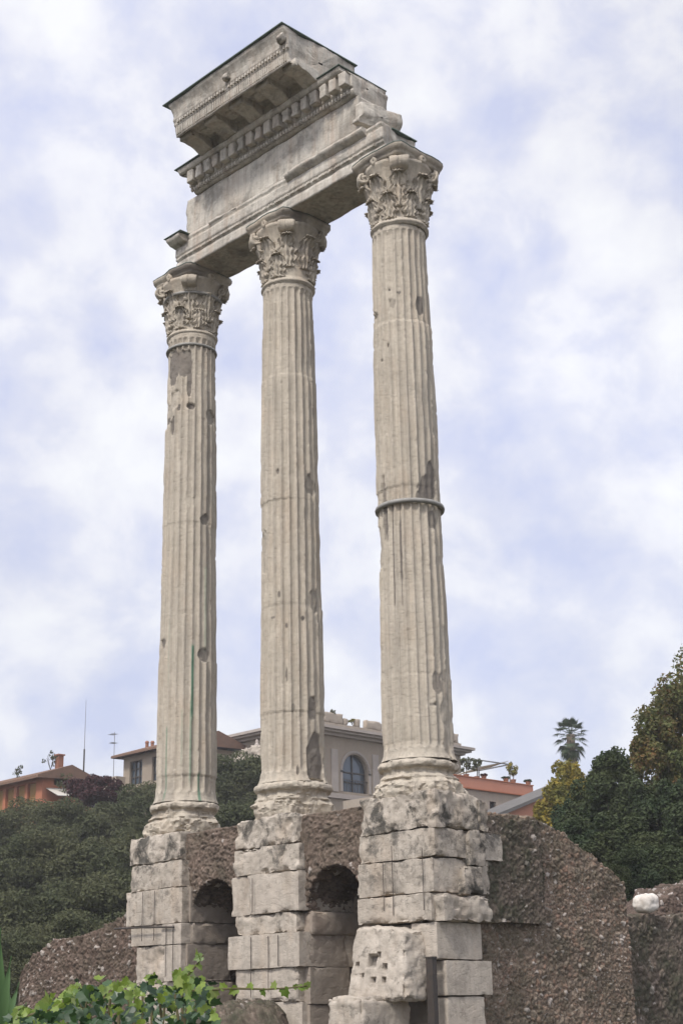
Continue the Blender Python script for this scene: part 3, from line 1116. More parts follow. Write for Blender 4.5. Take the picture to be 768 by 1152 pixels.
o = rubble_wall('rubble_mound', M['core_left'], None, 'y', -1.0, float(ma[1]) - .9, 16, -2.9, ragged(poly([(ma[1] - .9, -2.8), (ma[1] - .3, -2.25), (ma[1], ma[2]), (mb_[1], mb_[2]), (16, mb_[2] + (16 - mb_[1]) * sl_ * .4)]), .07, 3, 9), -2.2, 1, .028, 6.5, .08, 27, wk=.2, loc=(-2, 10, -2.9), lean=.4)
tag(o, 'sloping heap of pale-specked rubble on top of the dark wall at right', 'rubble heap')
V, F, mm = rough_box((-.3, -.3, -.25), (.3, .3, .26), .03, .2, .03, .01, 97)
c0 = on(726, 1017, 'x', .45)
V = V * np.array([.85, .85, .82])
V[:, 2] += .1 * (V[:, 1] > 0) * V[:, 1] + .05
o = mk('marble_fragment', V + c0 + np.array([0, 0, -.04]), F, M['white_marble'], None, True, {'mask': mm * 0}, loc=tuple(c0 - np.array([0, 0, .25])))
tag(o, 'rounded white marble fragment lying on the dark rubble wall at right', 'marble fragment')

# left rubble
yL = 1.2
tp = [on(u_, v_, 'y', yL) for u_, v_ in [(24, 1092), (38, 1075), (62, 1060), (88, 1052), (112, 1044), (135, 1033), (162, 1022)]]
tp = [(tp[0][0] - .12, tp[0][2] - 2.6)] + [(p[0], p[2]) for p in tp] + [(-8.2, tp[-1][2] + .5)]
o = rubble_wall('rubble_wall', M['core_left'], None, 'x', yL, tp[0][0], -8.2, GZ - .1, ragged(poly(tp), .05, 2, 13), 5.5, -1, .028, 7.0, .065, 29, wk=.2, loc=(-11, 3, GZ))
tag(o, 'brown rubble wall with white pebbles rising toward the farthest pier, behind the vine', 'wall')

# ------------------------------------------------------------------ the three piers
BL, BP, JB = M['block'], M['block_pale'], M['jamb']
ZL = [-.04, -.68, -1.25, -2.05, -2.45, -3.16, -3.8, -4.6, GZ - .1]


def pier(label, xc, specs, seed):
    p = thing('stone_pier', label, 'pier', (xc, 0, GZ))
    for k, sp in enumerate(specs):
        x0, x1, y0, y1, z0, z1 = sp[:6]
        kw = dict(step=.042, rnd=.008, amp=.013, chip=.022, seed=seed + k * 13)
        mat = BL
        if len(sp) > 6:
            kw.update(sp[6])
            mat = kw.pop('mat', BL)
        stone('stone_block', (x0, y0, z0 + .004), (x1, y1, z1 - .004), mat, p, **kw)
    return p


ER = dict(rnd=.012, amp=0.050, chip=0.048)       # strongly worn
CL = dict(rnd=.012, amp=0.007, chip=0.012, mat=BP)
pa = pier('farthest weathered stone pier of stacked blocks, with an iron rod sticking out to the left', CX[0], [
    (-8.42, -6.5, -1.0, 1.2, -.68, -.04, ER), (-8.32, -6.42, -1.02, 1.2, -1.28, -.68, dict(rnd=.012, amp=0.026, chip=0.036)),
    (-8.45, -6.36, -1.05, 1.2, -2.06, -1.28, dict(rnd=.012, amp=0.015, chip=0.030)), (-8.3, -7.05, -1.0, 1.2, -2.5, -2.06, CL), (-7.05, -6.34, -1.08, .4, -2.52, -2.06, CL),
    (-8.1, -6.95, -.96, 1.2, -3.3, -2.5, dict(rnd=.012, amp=0.050, chip=0.060, mat=BP)), (-6.95, -6.36, -1.06, .3, -3.3, -2.52, CL), (-8.3, -6.5, -.95, 1.2, -4.2, -3.3, dict(mat=BP)), (-8.3, -6.4, -1.0, 1.2, GZ - .1, -4.2, dict(mat=BP)),
    # reveal of the arch
    (-6.55, -6.3, -.85, .4, -2.06, -1.28, dict(mat=JB, amp=.02)), (-6.6, -6.3, -.92, .35, -3.3, -2.52, dict(mat=JB, amp=.012, chip=.03)), (-6.6, -6.28, -.85, .35, -4.2, -3.3, dict(mat=JB, amp=.012, chip=.03)), (-6.6, -6.3, -.85, .35, GZ - .1, -4.2, dict(mat=JB, amp=.012, chip=.03)),
], 1000)
pb = pier('middle weathered stone pier of stacked blocks between the two arches', CX[1], [
    (-4.62, -2.62, -1.0, 1.2, -.66, -.03, ER), (-4.58, -2.5, -1.04, 1.2, -1.22, -.66, dict(rnd=.012, amp=0.034, chip=0.072)),
    (-4.7, -4.1, -1.0, 1.2, -2.04, -1.22, dict(mat=BP)), (-4.1, -2.5, -1.07, 1.2, -2.04, -1.22, dict(rnd=.012, amp=0.015, chip=0.030, mat=BP)),
    (-4.55, -2.62, -1.02, 1.2, -2.45, -2.04, dict(rnd=.012, amp=0.030, chip=0.060)), (-4.68, -2.44, -1.12, 1.0, -3.14, -2.45, CL), (-4.48, -2.6, -1.06, 1.0, -3.8, -3.14, dict(rnd=.012, amp=0.026, chip=0.060, mat=BP)),
    (-4.6, -2.5, -1.0, 1.2, -4.8, -3.8, dict(mat=BP)), (-4.6, -2.5, -1.0, 1.2, GZ - .1, -4.8, dict(mat=BP)),
    (-2.66, -2.42, -.86, .2, -3.14, -2.5, dict(mat=JB, amp=.012, chip=.03)), (-2.66, -2.4, -.86, .25, -3.86, -3.14, dict(mat=JB, amp=.012, chip=.03)), (-2.66, -2.42, -.86, .2, -4.8, -3.86, dict(mat=JB, amp=.012, chip=.03)), (-2.66, -2.4, -.86, .25, GZ - .1, -4.8, dict(mat=JB, amp=.012, chip=.03)),
], 1200)
pc = pier('nearest weathered stone pier of stacked blocks, blackened on its right side', CX[2], [
    (-.72, 1.3, -1.0, .25, -.72, -.02, ER), (.2, 1.38, .2, .46, -.75, -.14, dict(ER, mat=M['block_dark'])), (-.78, 1.25, -1.0, 1.0, -1.27, -.72, dict(rnd=.012, amp=0.022, chip=0.036)), (.3, 1.34, -.1, .36, -1.4, -.74, dict(ER, mat=M['block_dark'])),
    (-.98, -.4, -.9, 1.0, -1.85, -1.27, dict(mat=BP)), (-.8, 1.2, -1.02, .6, -1.92, -1.27, dict(rnd=.012, amp=0.015, chip=0.036)), (.3, 1.36, -.3, .2, -1.95, -1.42, dict(ER, mat=M['block_dark'])),
    (-.82, 1.16, -1.06, 1.0, -2.44, -1.92, dict(rnd=.012, amp=0.022, chip=0.060)), (.6, 1.38, -.95, .42, -2.45, -1.98, dict(rnd=.012, amp=0.050, chip=0.060)),
    (.55, 1.2, -.98, .28, -3.14, -2.46, CL), (-.8, .5, -.8, 1.0, -3.3, -2.46, dict(mat=JB)), (.7, 1.22, -.78, .52, -3.78, -3.15, CL), (.7, 1.2, -.76, .3, -4.6, -3.79, CL), (.7, 1.2, -.78, .4, GZ - .1, -4.6, CL),
    (-.8, .65, -.6, 1.0, GZ - .1, -3.3, dict(mat=JB)),
], 1400)
# thin iron rods down the faces
def rods(parent, lst, y):
    for (x, z1, z0) in lst:
        m = MB()
        m.tube([(x, y, z0), (x + .01, y - .005, (z0 + z1) / 2), (x, y, z1)], .0075, 6)
        m.build('iron_rod', M['iron'], parent)


rods(pa, [(-7.75, -1.32, -2.4), (-7.3, -1.32, -2.4), (-6.85, -2.1, -3.2), (-6.6, -2.1, -3.2)], -1.1)
rods(pb, [(-3.85, -1.3, -2.0), (-3.9, -2.5, -3.7), (-3.35, -2.5, -3.6), (-3.05, -2.5, -3.1)], -1.15)
rods(pc, [(-.05, -1.3, -2.2), (.2, -1.0, -2.3), (1.0, -1.1, -2.25)], -1.09)
m = MB()
p0, p1 = on(129, 1045, 'y', -1.15), on(196, 1043, 'y', -1.13)
m.tube([p0, (p0 + p1) / 2 + np.array([0, 0, .015]), p1], .02, 6)
m.build('iron_rod', M['iron'], pa)

# ------------------------------------------------------------------ the two arches between the piers
def arch_thing(label, xl, xr, rc, yf, zs, seed, ztop):
    root = thing('concrete_arch', label, 'arch', ((xl + xr) / 2, 0, GZ))
    xc = (xl + xr) / 2
    nA = 170
    # face: rings from the opening out to the outline, column by column
    ang = np.linspace(PI, 0, nA)
    inner = np.stack([xc + rc * np.cos(ang), zs + rc * np.sin(ang)], 1)
    outer = []
    for a in ang:
        d = np.array([math.cos(a), math.sin(a)])
        tX = (xr - xc + .12) / abs(d[0]) if abs(d[0]) > 1e-6 else 99
        tZ = (ztop - zs) / d[1] if d[1] > 1e-6 else 99
        outer.append(np.array([xc, zs]) + d * min(tX, tZ))
    outer = np.array(outer)
    nR = 56
    rows, nrm = [], []
    for q in np.linspace(1, 0, nR):
        p = inner + (outer - inner) * q
        rows.append(np.stack([p[:, 0], np.full(nA, yf), p[:, 1]], 1))
        nrm.append(np.tile([0, -1., 0], (nA, 1)))
    for q in np.linspace(.01, 1, 70):
        rows.append(np.stack([inner[:, 0], np.full(nA, yf + 3.4 * q), inner[:, 1]], 1))
        nrm.append(np.stack([-np.cos(ang), 0 * ang, -np.sin(ang)], 1))
    # top going back
    top = [np.stack([outer[:, 0], np.full(nA, yf + 3.4 * q), outer[:, 1]], 1) for q in (1, .6, .3, .1, .03)]
    rows = top + rows
    nrm = [np.tile([0, 0, .6], (nA, 1))] * 5 + nrm
    nr = len(rows)
    P, N = np.concatenate(rows), np.concatenate(nrm)
    V, at_ = relief(P, N, 7.0, .06, seed, wk=.1)
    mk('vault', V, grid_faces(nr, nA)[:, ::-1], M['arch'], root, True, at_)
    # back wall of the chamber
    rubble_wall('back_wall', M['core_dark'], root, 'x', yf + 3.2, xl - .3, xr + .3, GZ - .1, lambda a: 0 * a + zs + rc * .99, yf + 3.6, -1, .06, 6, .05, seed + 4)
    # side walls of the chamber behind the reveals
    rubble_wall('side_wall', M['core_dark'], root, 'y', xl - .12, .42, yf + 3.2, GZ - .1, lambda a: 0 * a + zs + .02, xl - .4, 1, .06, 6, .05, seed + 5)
    # impost block on the left reveal
    stone('impost_block', (xl - .2, yf + .02, zs - .5), (xl + .15, yf + 1.45, zs - .02), JB, root, rnd=.07, amp=.02, chip=.06, seed=seed + 7)
    return root


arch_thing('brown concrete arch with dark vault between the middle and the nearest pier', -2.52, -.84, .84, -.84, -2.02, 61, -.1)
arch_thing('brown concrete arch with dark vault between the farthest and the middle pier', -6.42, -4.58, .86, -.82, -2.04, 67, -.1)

# ------------------------------------------------------------------ loose stones in front, mound, post
def slant(P, T):
    Q = P.copy()
    k = T[:, 2]
    Q[:, 0] += .2 * k * (1 - T[:, 0]) - .12 * k * T[:, 0]
    Q[:, 1] += .18 * k
    Q[:, 2] -= .12 * k * (T[:, 0] ** 3)
    return Q


sx = 1.55
pits = []
for (pu, pv, rr) in [(399, 1085, .05), (416, 1081, .12), (433, 1087, .05), (407, 1098, .04), (421, 1102, .055), (433, 1102, .05), (424, 1074, .05)]:
    p = on(pu, pv, 'y', -1.6)
    pits.append((p + np.array([-.02, -.05, 0]), np.array([rr, .25, rr * .9]), .13))
o = stone('leaning_block', (-.62, -1.68, -3.86), (.98, -1.02, -2.5), BL, None, step=.035, rnd=.07, amp=.035, chip=.09, seed=2100, pits=pits, warp=slant)
tag(o, 'large leaning grey block with small square holes in front of the nearest pier', 'stone block')
o = stone('fallen_block', (-.42, -2.32, GZ - .05), (.46, -1.0 - .72, -3.74), BP, None, step=.05, rnd=.07, amp=.03, chip=.09, seed=2200)
V, F, mm = rough_box((-.40, -2.32, -4.6), (.5, -.95, -3.76), .045, .08, .035, .1, 2205)
bpy.data.objects.remove(o, do_unlink=True)
o = mk('fallen_block', V, F, BL, None, True, {'mask': mm}, loc=(0, -1.6, -4.6))
tag(o, 'low squared block lying in front of the leaning block with holes', 'stone block')
o = stone('supporting_block', (-.5, -2.2, GZ - .1), (.6, -.95, -4.61), BP, None, step=.08, seed=2210)
tag(o, 'stone block on the ground carrying the low squared block', 'stone block')
o = stone('supporting_block', (-.6, -1.62, GZ - .1), (-.52, -1.0, -3.9), BP, None, step=.1, seed=2211)
bpy.data.objects.remove(o, do_unlink=True)
m = MB()
m.box((1.06, -1.16, GZ - .05), (1.22, -1.04, -3.12))
m.box((1.05, -1.17, -3.12), (1.23, -1.03, -3.09))
o = m.build('iron_post', M['iron'], None, loc=(1.1, -1.05, GZ))
tag(o, 'upright dark iron post beside the leaning block at the foot of the nearest pier', 'post')
# dark mound in front of the middle pier
nu, nv = 180, 70
th = np.linspace(0, 2 * PI, nu)[:-1]
rr = np.linspace(0.02, 1, nv)
V = []
for r_ in rr:
    hgt = (1 - r_ ** 5)
    for a in th:
        V.append((-3.35 + 1.32 * r_ * math.cos(a), -1.75 + 1.0 * r_ * math.sin(a), GZ - .1 + 2.04 * hgt))
V = np.array(V)
V = V + np.stack([.06 * fbm(V * 2.5 + k, 300 + k, 4) for k in range(3)], 1)
V, at_ = relief(V, np.tile([0, -.6, .6], (len(V), 1)), 6, .1, 310, wk=.2)
o = mk('earth_mound', V, grid_faces(nv, nu - 1, True).tolist(), M['core_dark'], None, True, at_, loc=(-3.35, -1.75, GZ))
tag(o, 'dark brown rubble stump at the foot of the middle pier', 'earth mound')
# ------------------------------------------------------------------ trees
M['bark'] = plain_mat('bark', (.1, .08, .06), (.05, .042, .034), 4, .95, .1, bump=.8, bsc=12)
M['oak'] = leaf_mat('evergreen_oak_leaves', [(.06, .07, .04), (.082, .094, .05), (.105, .117, .06)], .3, .8, (.115, .118, .062), .35, 3, .1)
M['dark_leaf'] = leaf_mat('dark_evergreen_leaves', [(.034, .053, .03), (.052, .074, .038), (.068, .094, .046)], .25, .75, (.085, .1, .046), .6, 5, .1)
M['autumn'] = leaf_mat('autumn_leaves', [(.11, .13, .05), (.18, .16, .055), (.22, .13, .06), (.14, .14, .055)], .35, .7, (.11, .14, .055), .7, 7, .1)
M['yellow'] = leaf_mat('yellowing_leaves', [(.26, .21, .045), (.38, .28, .045), (.2, .18, .05), (.42, .3, .06)], .35, .65, (.17, .18, .055), .8, 9, .1)
M['palm_bark'] = plain_mat('palm_bark', (.27, .22, .17), (.2, .165, .13), 5, .95, .1, bump=.6)
M['purple'] = leaf_mat('purple_creeper_leaves', [(.035, .014, .017), (.06, .02, .024), (.08, .03, .03)], .2, .65)
M['palm'] = leaf_mat('palm_fronds', [(.03, .05, .025), (.05, .075, .035), (.065, .08, .045)], .15, .5)


def crown_verts(n, leaf, seed, clumps=42, droop=.2, top=1., shell=.55, rag=.25):
    """leaf faces in clumps through a unit ball"""
    g = np.random.default_rng(seed)
    d = g.normal(size=(clumps, 3))
    d /= np.linalg.norm(d, axis=1, keepdims=True)
    r = g.uniform(shell, 1, clumps) ** .6
    cc = d * r[:, None] * (1 - g.uniform(0, rag, clumps))[:, None]
    cr = g.uniform(.2, .36, clumps)
    k = g.integers(0, clumps, n)
    off = g.normal(size=(n, 3))
    off /= np.linalg.norm(off, axis=1, keepdims=True)
    off *= (g.uniform(.35, 1, n) ** .5)[:, None]
    P = cc[k] + off * cr[k][:, None] * np.array([1, 1, .8])
    P[:, 2] = np.where(P[:, 2] > 0, P[:, 2] * top, P[:, 2])
    nrm = off * .6 + g.normal(size=(n, 3)) * .55 + np.array([0, 0, .35])
    nrm /= np.linalg.norm(nrm, axis=1, keepdims=True)
    a = np.cross(nrm, g.normal(size=(n, 3)))
    a /= np.linalg.norm(a, axis=1, keepdims=True) + 1e-9
    b = np.cross(nrm, a)
    s = leaf * g.uniform(.6, 1.35, n)[:, None]
    return P, a * s, b * s * .6, nrm * s * .2


def leaf_quads(P, a, b, c):
    n = len(P)
    V = np.stack([P - a, P - b + c, P + a, P + b + c], 1).reshape(-1, 3)
    return V, np.arange(4 * n).reshape(n, 4)


CROWNS = {}


def crown_obj(key, mat, n, leaf_abs, rad, seed, **k):
    """crown with absolute leaf size for a crown of radii rad; cached per key"""
    if key in CROWNS:
        o = CROWNS[key].copy()
        COL.objects.link(o)
        return o
    P, a, b, c = crown_verts(n, leaf_abs, seed, **k)
    P = P * np.array(rad)
    V, F = leaf_quads(P, a, b, c)
    o = mk('crown', V, F, mat, None, False)
    CROWNS[key] = o
    return o


TRUNKS = {}


def trunk_obj(h, rad, spread, seed):
    key = seed
    if key in TRUNKS:
        o = TRUNKS[key].copy()
        COL.objects.link(o)
        return o
    g = random.Random(seed)
    m = MB()
    m.tube([(0, 0, -.5), (.03, .02, h * .3), (-.05, .06, h * .6), (.04, 0, h)], [rad * 1.4, rad, rad * .8, rad * .35], 9)
    for k in range(6):
        a = k * 1.05 + g.random()
        z0 = h * g.uniform(.4, .75)
        m.tube([(0, 0, z0), (spread * .4 * math.cos(a), spread * .4 * math.sin(a), z0 + h * .12), (spread * .85 * math.cos(a), spread * .85 * math.sin(a), z0 + h * .3)], [rad * .55, rad * .35, rad * .12], 6)
    o = m.build('trunk', M['bark'])
    TRUNKS[key] = o
    return o


TREES = []


def tree(name, label, cat, u, vtop, D, rpx, aspect, key, mat, n, leaf, group=None, low=None, rz=0., var=(1, 1), **k):
    """a tree whose crown top shows at (u, vtop) at distance D"""
    top = at(u, vtop, D)
    r = rpx * D / FPX
    gz = float(hill(top[0], top[1])) - .1
    hz = r * aspect
    cz = top[2] - hz * .93
    root = thing(name, label, cat, (top[0], top[1], gz), group)
    c = crown_obj(key, mat, n, leaf, (r, r, hz), hash(key) % 1000 if not isinstance(key, int) else key, **k)
    c.parent = root
    base = CROWNS[key]
    if c is base:
        base['r'] = r
        base['hz'] = hz
        s, sz = 1, 1
    else:
        s, sz = r / base['r'], hz / base['hz']
    c.location = (0, 0, cz - gz)
    c.scale = (s, s, sz)
    c.rotation_euler = (0, 0, rz)
    th = max(cz - gz + hz * .2, 1.)
    t_ = trunk_obj(8., .22, 3.2, 11)
    t_.parent = root
    t_.location = (0, 0, 0)
    t_.scale = (s * r / 4.2, s * r / 4.2, th / 8.)
    for o_ in (c,):
        for kk in ('r', 'hz'):
            if o_ is not base and kk in o_:
                del o_[kk]
    return root


# hillside wood on the left: evergreen oaks in rows
OAK = [
    # u, vtop, D, rpx
    (-25, 903, 92, 60), (38, 893, 90, 56), (84, 903, 86, 52), (140, 900, 88, 46), (176, 881, 90, 54), (222, 862, 92, 50), (262, 852, 94, 48), (300, 850, 93, 52), (340, 905, 90, 44),
    (-12, 950, 74, 66), (50, 938, 75, 62), (104, 946, 72, 60), (150, 934, 76, 58), (205, 925, 75, 58), (256, 905, 77, 56), (306, 912, 76, 54),
    (-30, 1002, 62, 78), (28, 998, 61, 74), (88, 992, 62, 70), (140, 985, 63, 66), (262, 960, 64, 64),
    (-8, 1050, 54, 62), (40, 1042, 55, 58), (95, 1030, 55, 60), (-30, 1095, 50, 60), (22, 1098, 51, 52),
]
OAK_LABELS = ['dark evergreen oak in the hillside wood, its top against the houses or sky', 'dense evergreen oak in the middle of the hillside wood at left',
              'dark evergreen oak low on the hillside behind the rubble wall at left', 'dark bushy evergreen at the foot of the wood, behind the rubble wall at left']
for k, (u, v, D, rp) in enumerate(OAK):
    lab = OAK_LABELS[0 if k < 9 else 1 if k < 16 else 2 if k < 21 else 3]
    tree('evergreen_oak', lab, 'tree', u, v, D, rp, .95 + .12 * math.sin(k * 2.3), 200 + k % 4, M['oak'], 30000, .085, 'evergreen oaks on the hillside', rz=k * 1.7, clumps=60, shell=.5)
# right-hand trees
tree('broadleaf_tree', 'tall tree with reddish autumn leaves at the right edge', 'tree', 770, 748, 60, 60, 1.7, 301, M['autumn'], 26000, .085, clumps=60, rag=.35)
tree('broadleaf_tree', 'smaller reddish tree leaning out left of the tall autumn tree', 'tree', 735, 800, 57, 36, 1.9, 302, M['autumn'], 14000, .085, clumps=40, rag=.4)
tree('broadleaf_tree', 'yellow-leaved tree standing below the palm', 'tree', 641, 845, 72, 32, 1.6, 303, M['yellow'], 10000, .09, clumps=40, rag=.45, shell=.3)
tree('broadleaf_tree', 'low golden bush-like tree beside the orange gable', 'tree', 621, 880, 70, 24, 1.6, 304, M['yellow'], 6000, .09, clumps=30, rag=.4)
DK = [(690, 848, 52, 40, 1.5, 'dark pointed evergreen tree right of the yellow tree'), (660, 878, 54, 38, 1.5, 'dark evergreen tree in front of the yellow tree'), (735, 872, 51, 44, 1.4, 'dark evergreen tree below the small reddish tree'),
      (778, 880, 50, 46, 1.4, 'dark evergreen tree at the right edge below the tall autumn tree'), (690, 915, 47, 46, 1.1, 'dark evergreen tree behind the sloping top of the tall brown wall'), (740, 930, 46, 44, 1.1, 'dark evergreen tree behind the white marble fragment'),
      (650, 925, 49, 40, 1.1, 'dark low evergreen rising just over the brown wall'), (785, 945, 46, 40, 1.1, 'dark evergreen behind the rubble heap at the right edge')]
for k, (u, v, D, rp, asp, lab) in enumerate(DK):
    tree('evergreen_tree', lab, 'tree', u, v, D, rp, asp, 310 + k % 3, M['dark_leaf'], 24000, .065, 'dark evergreens on the right', rz=k * 2.1, clumps=56, rag=.35)

for k, (u, v, D, rp) in enumerate([(850, 880, 62, 60), (930, 900, 66, 58), (1010, 890, 70, 60), (1100, 905, 68, 60), (880, 960, 52, 60), (980, 965, 54, 60)]):
    tree('evergreen_oak', 'evergreen oak of the hillside past the right edge of the picture', 'tree', u, v, D, rp, 1., 200 + k % 4, M['oak'], 30000, .085, 'evergreen oaks on the hillside', rz=k * 2.0, clumps=60, shell=.5)

for k, (u, v, D, rp, lab) in enumerate([(712, 958, 44, 36, 'dark shrub right behind the white marble fragment, at the wall end'), (748, 952, 45, 38, 'dark shrub behind the rubble heap, right of the white marble fragment'), (788, 958, 45, 38, 'dark shrub behind the rubble heap at the right edge'), (690, 975, 43, 26, 'low dark shrub hidden behind the corner of the tall brown wall')]):
    tree('evergreen_shrub', lab, 'shrub', u, v, D, rp, 1.25, 310 + k % 3, M['dark_leaf'], 24000, .065, 'dark evergreens on the right', rz=k * 1.3, clumps=56, rag=.35)

# fan palm
pt = at(641, 828, 112)
gz = float(hill(pt[0], pt[1])) - .2
root = thing('palm_tree', 'tall fan palm with a skirt of hanging fronds against the sky', 'palm', (pt[0], pt[1], gz))
m = MB()
m.tube([(pt[0] + .25, pt[1], gz), (pt[0] + .1, pt[1], pt[2] - 3), (pt[0], pt[1], pt[2] + .1)], [.36, .3, .32], 10)
m.build('trunk', M['palm_bark'], root)
g = np.random.default_rng(5)
for k in range(46):
    el = math.radians(75 - 150 * (k / 45.) ** .85)
    az = k * 2.39996
    L = 1.5 if el > -.3 else 1.75
    d = np.array([math.cos(el) * math.cos(az), math.cos(el) * math.sin(az), math.sin(el)])
    side = np.array([-math.sin(az), math.cos(az), 0])
    upv = np.cross(d, side)
    b0 = pt + np.array([0, 0, .15 - .5 * max(0, -el)])
    fc = b0 + d * L * .55
    m = MB()
    m.obox((b0 + fc) / 2, d * L * .28, side * .018, upv * .012)
    for q in range(11):
        a = math.radians(-80 + 16 * q)
        dd = d * math.cos(a) + side * math.sin(a)
        tip = fc + dd * .75 * (1 - .25 * abs(a)) + np.array([0, 0, -.16])
        md = fc + dd * .36
        nn = np.cross(dd, upv) * .05
        m.add([fc, md - nn, tip, md + nn], [(0, 1, 2, 3)])
    m.build('frond', M['palm'], root)

# ------------------------------------------------------------------ houses on the hill
M['palazzo'] = stone_mat('grey_brown_plaster', (.36, .30, .235), (.29, .24, .185), .35, seed=31, warm=(.36, .28, .21))
M['palazzo_light'] = plain_mat('pale_stone_trim', (.40, .35, .31), (.34, .30, .265), 1.5, .9, .1)
M['terracotta'] = plain_mat('terracotta_plaster', (.42, .17, .095), (.36, .145, .085), .9, .9, .1, bump=.2)
M['salmon'] = plain_mat('salmon_plaster', (.50, .235, .16), (.45, .21, .145), .8, .9, .1)
M['ochre'] = plain_mat('ochre_shutter', (.36, .22, .085), (.30, .18, .07), 1.5, .8, .2)
M['beige'] = stone_mat('beige_plaster', (.42, .36, .29), (.34, .29, .24), .35, seed=33)
M['roof'] = plain_mat('old_roof_tiles', (.2, .12, .085), (.15, .1, .075), 2.5, .95, .1, bump=.6, bsc=8)
M['slate'] = plain_mat('grey_roof', (.12, .115, .11), (.16, .15, .14), 2, .9, .15, bump=.4)
M['frame'] = plain_mat('dark_window_frame', (.05, .045, .04), (.07, .06, .05), 3, .7, .3)
M['pot'] = plain_mat('clay_pot', (.3, .14, .09), (.25, .12, .08), 4, .9, .1)
M['metal'] = plain_mat('grey_metal', (.22, .22, .22), (.16, .16, .16), 5, .5, .5)
M['creamcloth'] = plain_mat('pale_awning', (.55, .52, .46), (.48, .45, .4), 2, .9, .1)
M['blue'] = plain_mat('blue_shutter', (.07, .08, .2), (.06, .07, .16), 3, .7, .2)
t = NT('window_glass')
M['glass'] = t.done((.06, .08, .1), .06, .9)


def wall_panel(mb, O, U, Wd, H, holes, depth):
    """upright wall face through O along unit U with openings; N faces the viewer side; reveals go in by depth"""
    O, U = np.array(O, float), np.array(U, float)
    N = np.array([U[1], -U[0], 0.0])
    Z = np.array([0, 0, 1.0])
    loops = [[(0, 0), (Wd, 0), (Wd, H), (0, H)]] + holes
    flat = [p for l in loops for p in l]
    tris = tessellate_polygon([[Vector((p[0], p[1], 0)) for p in l] for l in loops])
    mb.add([O + U * p[0] + Z * p[1] for p in flat], [tuple(q) for q in tris])
    for h in holes:
        n = len(h)
        V = [O + U * p[0] + Z * p[1] for p in h] + [O + U * p[0] + Z * p[1] - N * depth for p in h]
        mb.add(V, [(k, (k + 1) % n, (k + 1) % n + n, k + n) for k in range(n)])
    return N


def arch_hole(x0, x1, z0, z1):
    r = (x1 - x0) / 2
    c = (x0 + x1) / 2
    zc = z1 - r
    return [(x0, z0), (x1, z0)] + [(c + r * math.cos(a), zc + r * math.sin(a)) for a in np.linspace(0, PI, 15)]


def window(parent, O, U, x0, x1, z0, z1, inset, arched=False, bars=(1, 1)):
    O, U = np.array(O, float), np.array(U, float)
    N = np.array([U[1], -U[0], 0.0])
    Z = np.array([0, 0, 1.0])
    pl = lambda x, z, d=0: O + U * x + Z * z - N * (inset + d)
    m = MB()
    tk = .05
    c = (x0 + x1) / 2
    zt = z1 - (x1 - x0) / 2 if arched else z1
    for x in [x0 + tk, x1 - tk] + [x0 + (x1 - x0) * (k + 1) / (bars[0] + 1) for k in range(bars[0])]:
        top_ = zt if arched and abs(x - c) > .2 else z1 - .03
        m.obox(pl(x, (z0 + top_) / 2), U * tk, N * .04, Z * (top_ - z0) / 2)
    for z in [z0 + tk, zt - tk] + [z0 + (zt - z0) * (k + 1) / (bars[1] + 1) for k in range(bars[1])]:
        m.obox(pl(c, z, .005), U * (x1 - x0) / 2, N * .035, Z * tk)
    if arched:
        r = (x1 - x0) / 2 - tk
        for a in np.linspace(.1, PI - .1, 14):
            m.obox(pl(c + r * math.cos(a), zt + r * math.sin(a), .003), (U * -math.sin(a) + Z * math.cos(a)) * r * .13, N * .04, (U * math.cos(a) + Z * math.sin(a)) * tk)
    fr = m.build('window', M['frame'], parent)
    m = MB()
    poly_ = arch_hole(x0, x1, z0, z1) if arched else [(x0, z0), (x1, z0), (x1, z1), (x0, z1)]
    n = len(poly_)
    m.add([pl(x, z, .06) for x, z in poly_] + [pl(x, z, .09) for x, z in poly_], [tuple(range(n)), tuple(range(2 * n - 1, n - 1, -1))] + [(k, k + n, (k + 1) % n + n, (k + 1) % n) for k in range(n)])
    m.build('pane', M['glass'], fr)
    return fr


def body(mb, O, U, Wd, H, dp):
    """sides, back and top of a house behind its front panel"""
    O, U = np.array(O, float), np.array(U, float)
    N = np.array([U[1], -U[0], 0.0])
    Z = np.array([0, 0, 1.0])
    a, b, c, d = O, O + U * Wd, O + U * Wd - N * dp, O - N * dp
    mb.add([a, b, c, d, a + Z * H, b + Z * H, c + Z * H, d + Z * H], [(1, 2, 6, 5), (2, 3, 7, 6), (3, 0, 4, 7), (4, 5, 6, 7)])


def slab(O, U, x0, x1, z0, z1, d0, d1):
    """box on a facade: along x0..x1, height z0..z1, from d0 (in front, +) to d1 behind"""
    O, U = np.array(O, float), np.array(U, float)
    N = np.array([U[1], -U[0], 0.0])
    c = O + U * (x0 + x1) / 2 + np.array([0, 0, (z0 + z1) / 2]) + N * (d0 + d1) / 2
    return c, U * (x1 - x0) / 2, N * abs(d0 - d1) / 2, np.array([0, 0, (z1 - z0) / 2])


